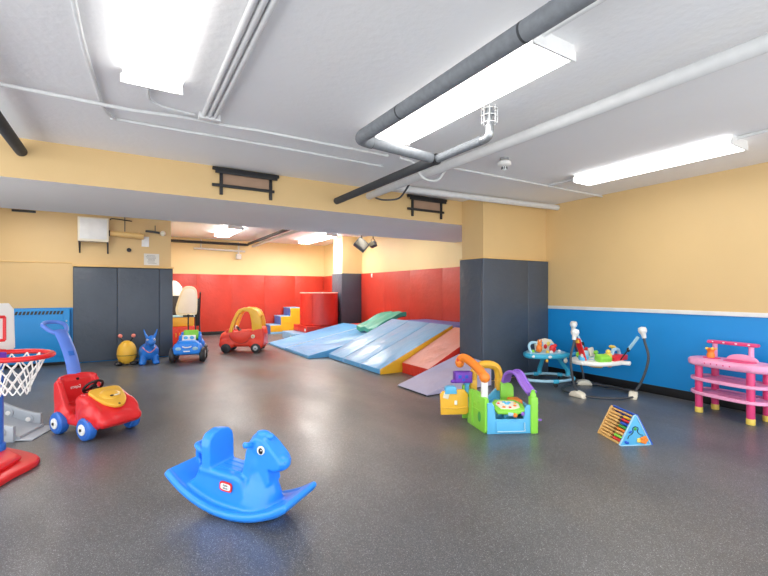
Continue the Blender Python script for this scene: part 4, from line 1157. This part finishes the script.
    toy('toy_fish', 'toy_red', lambda q: ell(q, (.05, .03, .05), (.08, .2, .53)))
    toy('toy_mirror', 'toy_white', lambda q: (cyl(q, .05, .02, (.0, .23, .55), 'y'), cyl(q, .012, .1, (.0, .23, .5))))
    toy('toy_leaf', 'green', lambda q: ell(q, (.05, .02, .03), (.17, .12, .51)))
    toy('tray_toy_hanger', 'orange', lambda q: ell(q, (.035, .03, .02), (-.05, -.20, .395)))
jumper()

# ------------------------------------------------------------------ baby walker
def walker():
    t = thing('baby_walker', 'light blue baby walker with toy tray beside the near column', 'baby walker', (5.27, 4.07, 0), R(-24))
    b = B(); ring = [(.40 * math.cos(a), .29 * math.sin(a), .085) for a in [2 * PI * k / 40 for k in range(40)]]
    tube(b, ring, .021, 12, closed=True); obj('base_ring', b, 'pale_blue', t)
    for a in (-1.57, -.35, 3.5, 1.57, .6, 2.6):
        x, y = .40 * math.cos(a), .29 * math.sin(a)
        b = B(); box(b, (.085, .055, .055), (x, y, .082), (0, 0, math.atan2(.29 * math.cos(a), -.36 * math.sin(a))), bev=.014); cl = obj('base_joint', b, 'turquoise', t)
        b = B(); cyl(b, .03, .022, (x, y - .0, .031), 'y', bev=.004); obj('caster', b, 'tyre', cl)
    for (x, y, tx, ty) in ((.06, .285, .02, .08), (.385, .05, .20, .03)):
        b = B(); tube(b, [(x, y, .09), (x * .98, y * .95, .17), (x * .5 + tx * .5, y * .5 + ty * .5, .27), (tx, ty, .39)], [.036, .026], 10, steps=4); obj('leg', b, 'turquoise', t)
    b = B()
    outl = spline([(-.34, -.05, 0), (-.27, -.19, 0), (-.08, -.25, 0), (.16, -.23, 0), (.32, -.12, 0), (.34, .05, 0), (.24, .19, 0), (0, .24, 0), (-.24, .17, 0)], 5, True)
    prism(b, [(p.x, p.y) for p in outl], .385, .45, 'xy', .025, 3); tr = obj('tray', b, 'turquoise', t)
    b = B(); prism(b, [(p.x * .86 - .01, p.y * .84) for p in outl], .45, .462, 'xy', .006, 2); obj('tray_top', b, 'pale_blue', tr)
    for (x, y) in ((-.27, -.185), (-.06, -.25)):
        b = B(); ell(b, (.03, .012, .02), (x, y, .42)); obj('tray_sticker', b, 'toy_white', tr)
    # padded seat back
    b = B(); prism(b, [(-.15, .0), (-.16, .10), (-.10, .17), (0, .19), (.10, .17), (.16, .10), (.15, 0)], .11, .15, 'xz', .02, 3, loc=(.06, 0, .45)); obj('seat_back', b, 'cream', t)
    for (x, z, c) in ((0, .56, 'sky'), (.11, .56, 'foot_yellow'), (.16, .53, 'sky'), (.06, .52, 'toy_red')):
        b = B(); ell(b, (.028, .006, .035), (x, .106, z)); obj('seat_print', b, c, t)
    b = B(); lathe(b, [(.13, .455), (.11, .37), (0, .34)], (.03, .02, 0)); obj('seat', b, 'cream', t)
    b = B(); tube(b, [(-.26, -.08, .46), (-.28, -.06, .55), (-.24, -.05, .60), (-.16, -.05, .60)], .02, 10, steps=5); obj('toy_bar', b, 'pale_blue', t)
    b = B(); ell(b, (.045, .04, .06), (-.13, -.07, .52)); ell(b, (.035, .035, .035), (-.12, -.07, .585)); ell(b, (.012, .01, .025), (-.14, -.07, .625)); ell(b, (.012, .01, .025), (-.10, -.07, .625)); ell(b, (.025, .06, .02), (-.16, -.1, .49)); obj('hanging_toy', b, 'orange', t)
    b = B(); ell(b, (.05, .035, .06), (.06, -.10, .515)); ell(b, (.03, .02, .025), (.09, -.11, .56)); obj('tray_toy', b, 'toy_red', t)
    for (x, y, c) in ((-.04, -.14, 'foot_yellow'), (-.22, -.06, 'green'), (.16, -.10, 'toy_white'), (.0, -.17, 'toy_white')):
        b = B(); ell(b, (.026, .022, .025), (x, y, .475)); obj('tray_toy', b, c, t)
    b = B(); ell(b, (.03, .02, .035), (.20, -.20, .355)); ell(b, (.015, .012, .02), (.2, -.2, .395)); obj('dangling_toy', b, 'cream', t)
    b = B(); ell(b, (.02, .015, .025), (-.10, -.235, .365)); obj('dangling_toy', b, 'amber', t)
    b = B(); strip(b, [(.30, -.14, .43), (.40, -.16, .46), (.46, -.16, .45)], (0, .025, 0), .02); obj('tray_handle', b, 'sky', t)
walker()

# ------------------------------------------------------------------ pink play table
def vanity():
    t = thing('toy_play_table', 'pink play table with two shelves by the blue wall', 'toy table', (5.58, 1.945, 0), R(81))
    # local X runs along the wall towards the back of the room, local -Y ... +Y across; +Y points away from the room into -X
    def oval(rx, ry, cx=0, n=36, p=.72): return [(cx + rx * math.copysign(abs(math.cos(a)) ** p, math.cos(a)), ry * math.copysign(abs(math.sin(a)) ** p, math.sin(a))) for a in [2 * PI * k / n for k in range(n)]]
    for (x, y) in ((.24, .14), (.24, -.15), (-.25, .14), (-.25, -.15)):
        b = B(); cyl(b, .036, .49, (x, y, .305), bev=.004); lg = obj('leg', b, 'hot_pink', t)
        b = B(); cyl(b, .039, .06, (x, y, .03), bev=.006); obj('foot_cap', b, 'foot_yellow', lg)
    for z in (.215, .37):
        b = B(); prism(b, oval(.37, .215), z - .012, z + .012, 'xy', .008, 2); sh = obj('shelf', b, 'pink', t)
        b = B(); tube(b, [(x, y, z + .014) for x, y in oval(.36, .205)], .010, 6, closed=True)
        for k in range(9): box(b, (.008, .30, .008), (-.2 + .05 * k, 0, z + .014))
        obj('shelf_rim', b, 'pink', sh)
    b = B(); prism(b, oval(.40, .215), .52, .60, 'xy', .03, 4); top = obj('tabletop', b, 'pink', t)
    for x in (-.22, .23):
        b = B(); prism(b, [(x + .065 * math.cos(a), .565 + .028 * math.sin(a)) for a in [2 * PI * k / 20 for k in range(20)]], .205, .2175, 'xz', .003); obj('tabletop_recess', b, 'pink', top)
    b = B(); prism(b, oval(.14, .10, -.08), .598, .606, 'xy', .003); obj('basin', b, 'hot_pink', top)
    b = B(); prism(b, oval(.08, .06, .19), .598, .608, 'xy', .003); obj('dish', b, 'hot_pink', top)
    for i in range(5):
        b = B(); ell(b, (.008, .003, .008), (-.1 + .06 * i, .2135, .565)); obj('tabletop_dot', b, 'hot_pink', top)
    b = B(); prism(b, [(.15 * math.cos(a), .07 * math.sin(a)) for a in [PI * k / 16 for k in range(17)]], -.10, -.075, 'xz', .008, 2, loc=(-.06, 0, .60)); obj('splash_back', b, 'pink', t)
    for x in (.23, -.12):
        b = B(); cyl(b, .024, .17, (x, -.13, .68), bev=.004); obj('rack_post', b, 'pink', t)
    b = B(); prism(b, [(-.19, -.15), (-.19, -.10), (-.13, -.085), (.2, -.085), (.28, -.07), (.30, -.11), (.27, -.17), (.1, -.175), (-.15, -.175)], .755, .79, 'xy', .012, 3); rk = obj('rack', b, 'hot_pink', t)
    for x in (-.12, 0, .12, .23):
        b = B(); ell(b, (.012, .006, .008), (x, -.084, .775)); obj('rack_hook', b, 'toy_white', rk)
vanity()
t = thing('toy_cup', 'small orange toy cup standing on the pink table', 'toy cup', (5.58, 2.13, .609))
b = B(); lathe(b, [(0, 0), (.035, 0), (.04, .03), (.03, .06), (.045, .10), (.05, .105), (.038, .105), (.025, .06), (0, .055)], n=20); obj('cup_body', b, 'orange', t)
b = B()
for k in range(5): ell(b, (.014, .014, .012), (.045 * math.cos(k * 1.257), .045 * math.sin(k * 1.257), .10))
obj('petals', b, 'foot_yellow', t)

# ------------------------------------------------------------------ bead triangle
def abacus():
    P0 = Vector((3.69, 2.08, 0)); P1 = Vector((3.94, 1.955, 0))
    rz = math.atan2((P1 - P0).y, (P1 - P0).x)
    t = thing('abacus_toy', 'triangular wooden abacus toy with blue end panel', 'abacus', ((P0.x + P1.x) / 2, (P0.y + P1.y) / 2, 0), rz)
    H, hw, D = .265, .145, .335       # local Y goes away from the camera
    tri = [(-hw, .006), (-hw + .012, 0), (hw - .012, 0), (hw, .006), (.012, H - .006), (0, H), (-.012, H - .006)]
    b = B(); prism(b, tri, 0, .016, 'xz', .004, 2); ep = obj('end_panel', b, 'sky', t)
    b = B(); tube(b, [(x, -.001, z) for x, z in tri], .006, 6, closed=True); obj('panel_edge', b, 'pale_blue', ep)
    b = B(); tube(b, [(-.07, -.003, .06), (-.06, -.003, .085), (-.035, -.003, .10), (-.02, -.003, .12), (-.025, -.003, .15), (.0, -.003, .165), (.025, -.003, .15), (.02, -.003, .12), (.045, -.003, .095), (.07, -.003, .09)], .0032, 6, steps=4); obj('maze_groove', b, 'black', ep)
    b = B()
    for k in range(5): ell(b, (.017, .012, .017), (.075 + .02 * math.cos(k * 1.257), -.012, .05 + .02 * math.sin(k * 1.257)))
    ell(b, (.012, .016, .012), (.075, -.014, .05)); obj('flower_gear', b, 'orange', ep)
    b = B()
    for k in range(5): ell(b, (.011, .006, .011), (.035 + .012 * math.cos(k * 1.257), -.004, .045 + .012 * math.sin(k * 1.257)))
    obj('painted_flower', b, 'foot_yellow', ep)
    b = B(); ell(b, (.018, .004, .010), (-.045, -.003, .12), (0, R(-30), 0)); ell(b, (.018, .004, .012), (-.085, -.003, .03), (0, R(50), 0)); ell(b, (.012, .004, .012), (-.07, -.003, .025)); obj('painted_bird', b, 'navy', ep)
    b = B(); ell(b, (.014, .004, .014), (0, -.003, .145)); obj('painted_leaf', b, 'dark_green', ep)
    b = B(); prism(b, tri, D - .016, D, 'xz', .004, 2); obj('end_panel', b, 'wood', t)
    # right face: solid deep blue board
    b = B(); prism(b, [(hw - .004, .002), (hw + .022, .002), (.022, H + .004), (.004, H + .002)], -.004, D - .004, 'xz', .002); obj('side_board', b, 'navy', t)
    b = B(); box2(b, (-hw + .012, .014, .002), (hw - .012, D - .014, .012)); obj('base_board', b, 'wood', t)
    b = B()
    sx = lambda z: -hw * (1 - z / H) + .01
    for z in (.014, H - .02):
        tube(b, [(sx(z), .008, z), (sx(z), D - .008, z)], .008, 8)
    obj('frame_rail', b, 'wood', t)
    cols = ['toy_red', 'green', 'wood', 'orange', 'dark_green', 'navy', 'toy_red', 'toy_yellow']
    for k in range(8):
        z = .034 + .026 * k
        b = B(); tube(b, [(sx(z), .01, z), (sx(z), D - .01, z)], .0035, 6); ro = obj('rod', b, 'wood', t)
        b = B()
        for i in range(6): ell(b, (.0125, .0098, .0125), (sx(z), .027 + .0185 * i, z), seg=12)
        obj('beads', b, cols[k], ro)
        b = B()
        for i in range(8): ell(b, (.0125, .0098, .0125), (sx(z), D - .027 - .0185 * i, z), seg=12)
        obj('beads', b, 'wood', ro)
abacus()
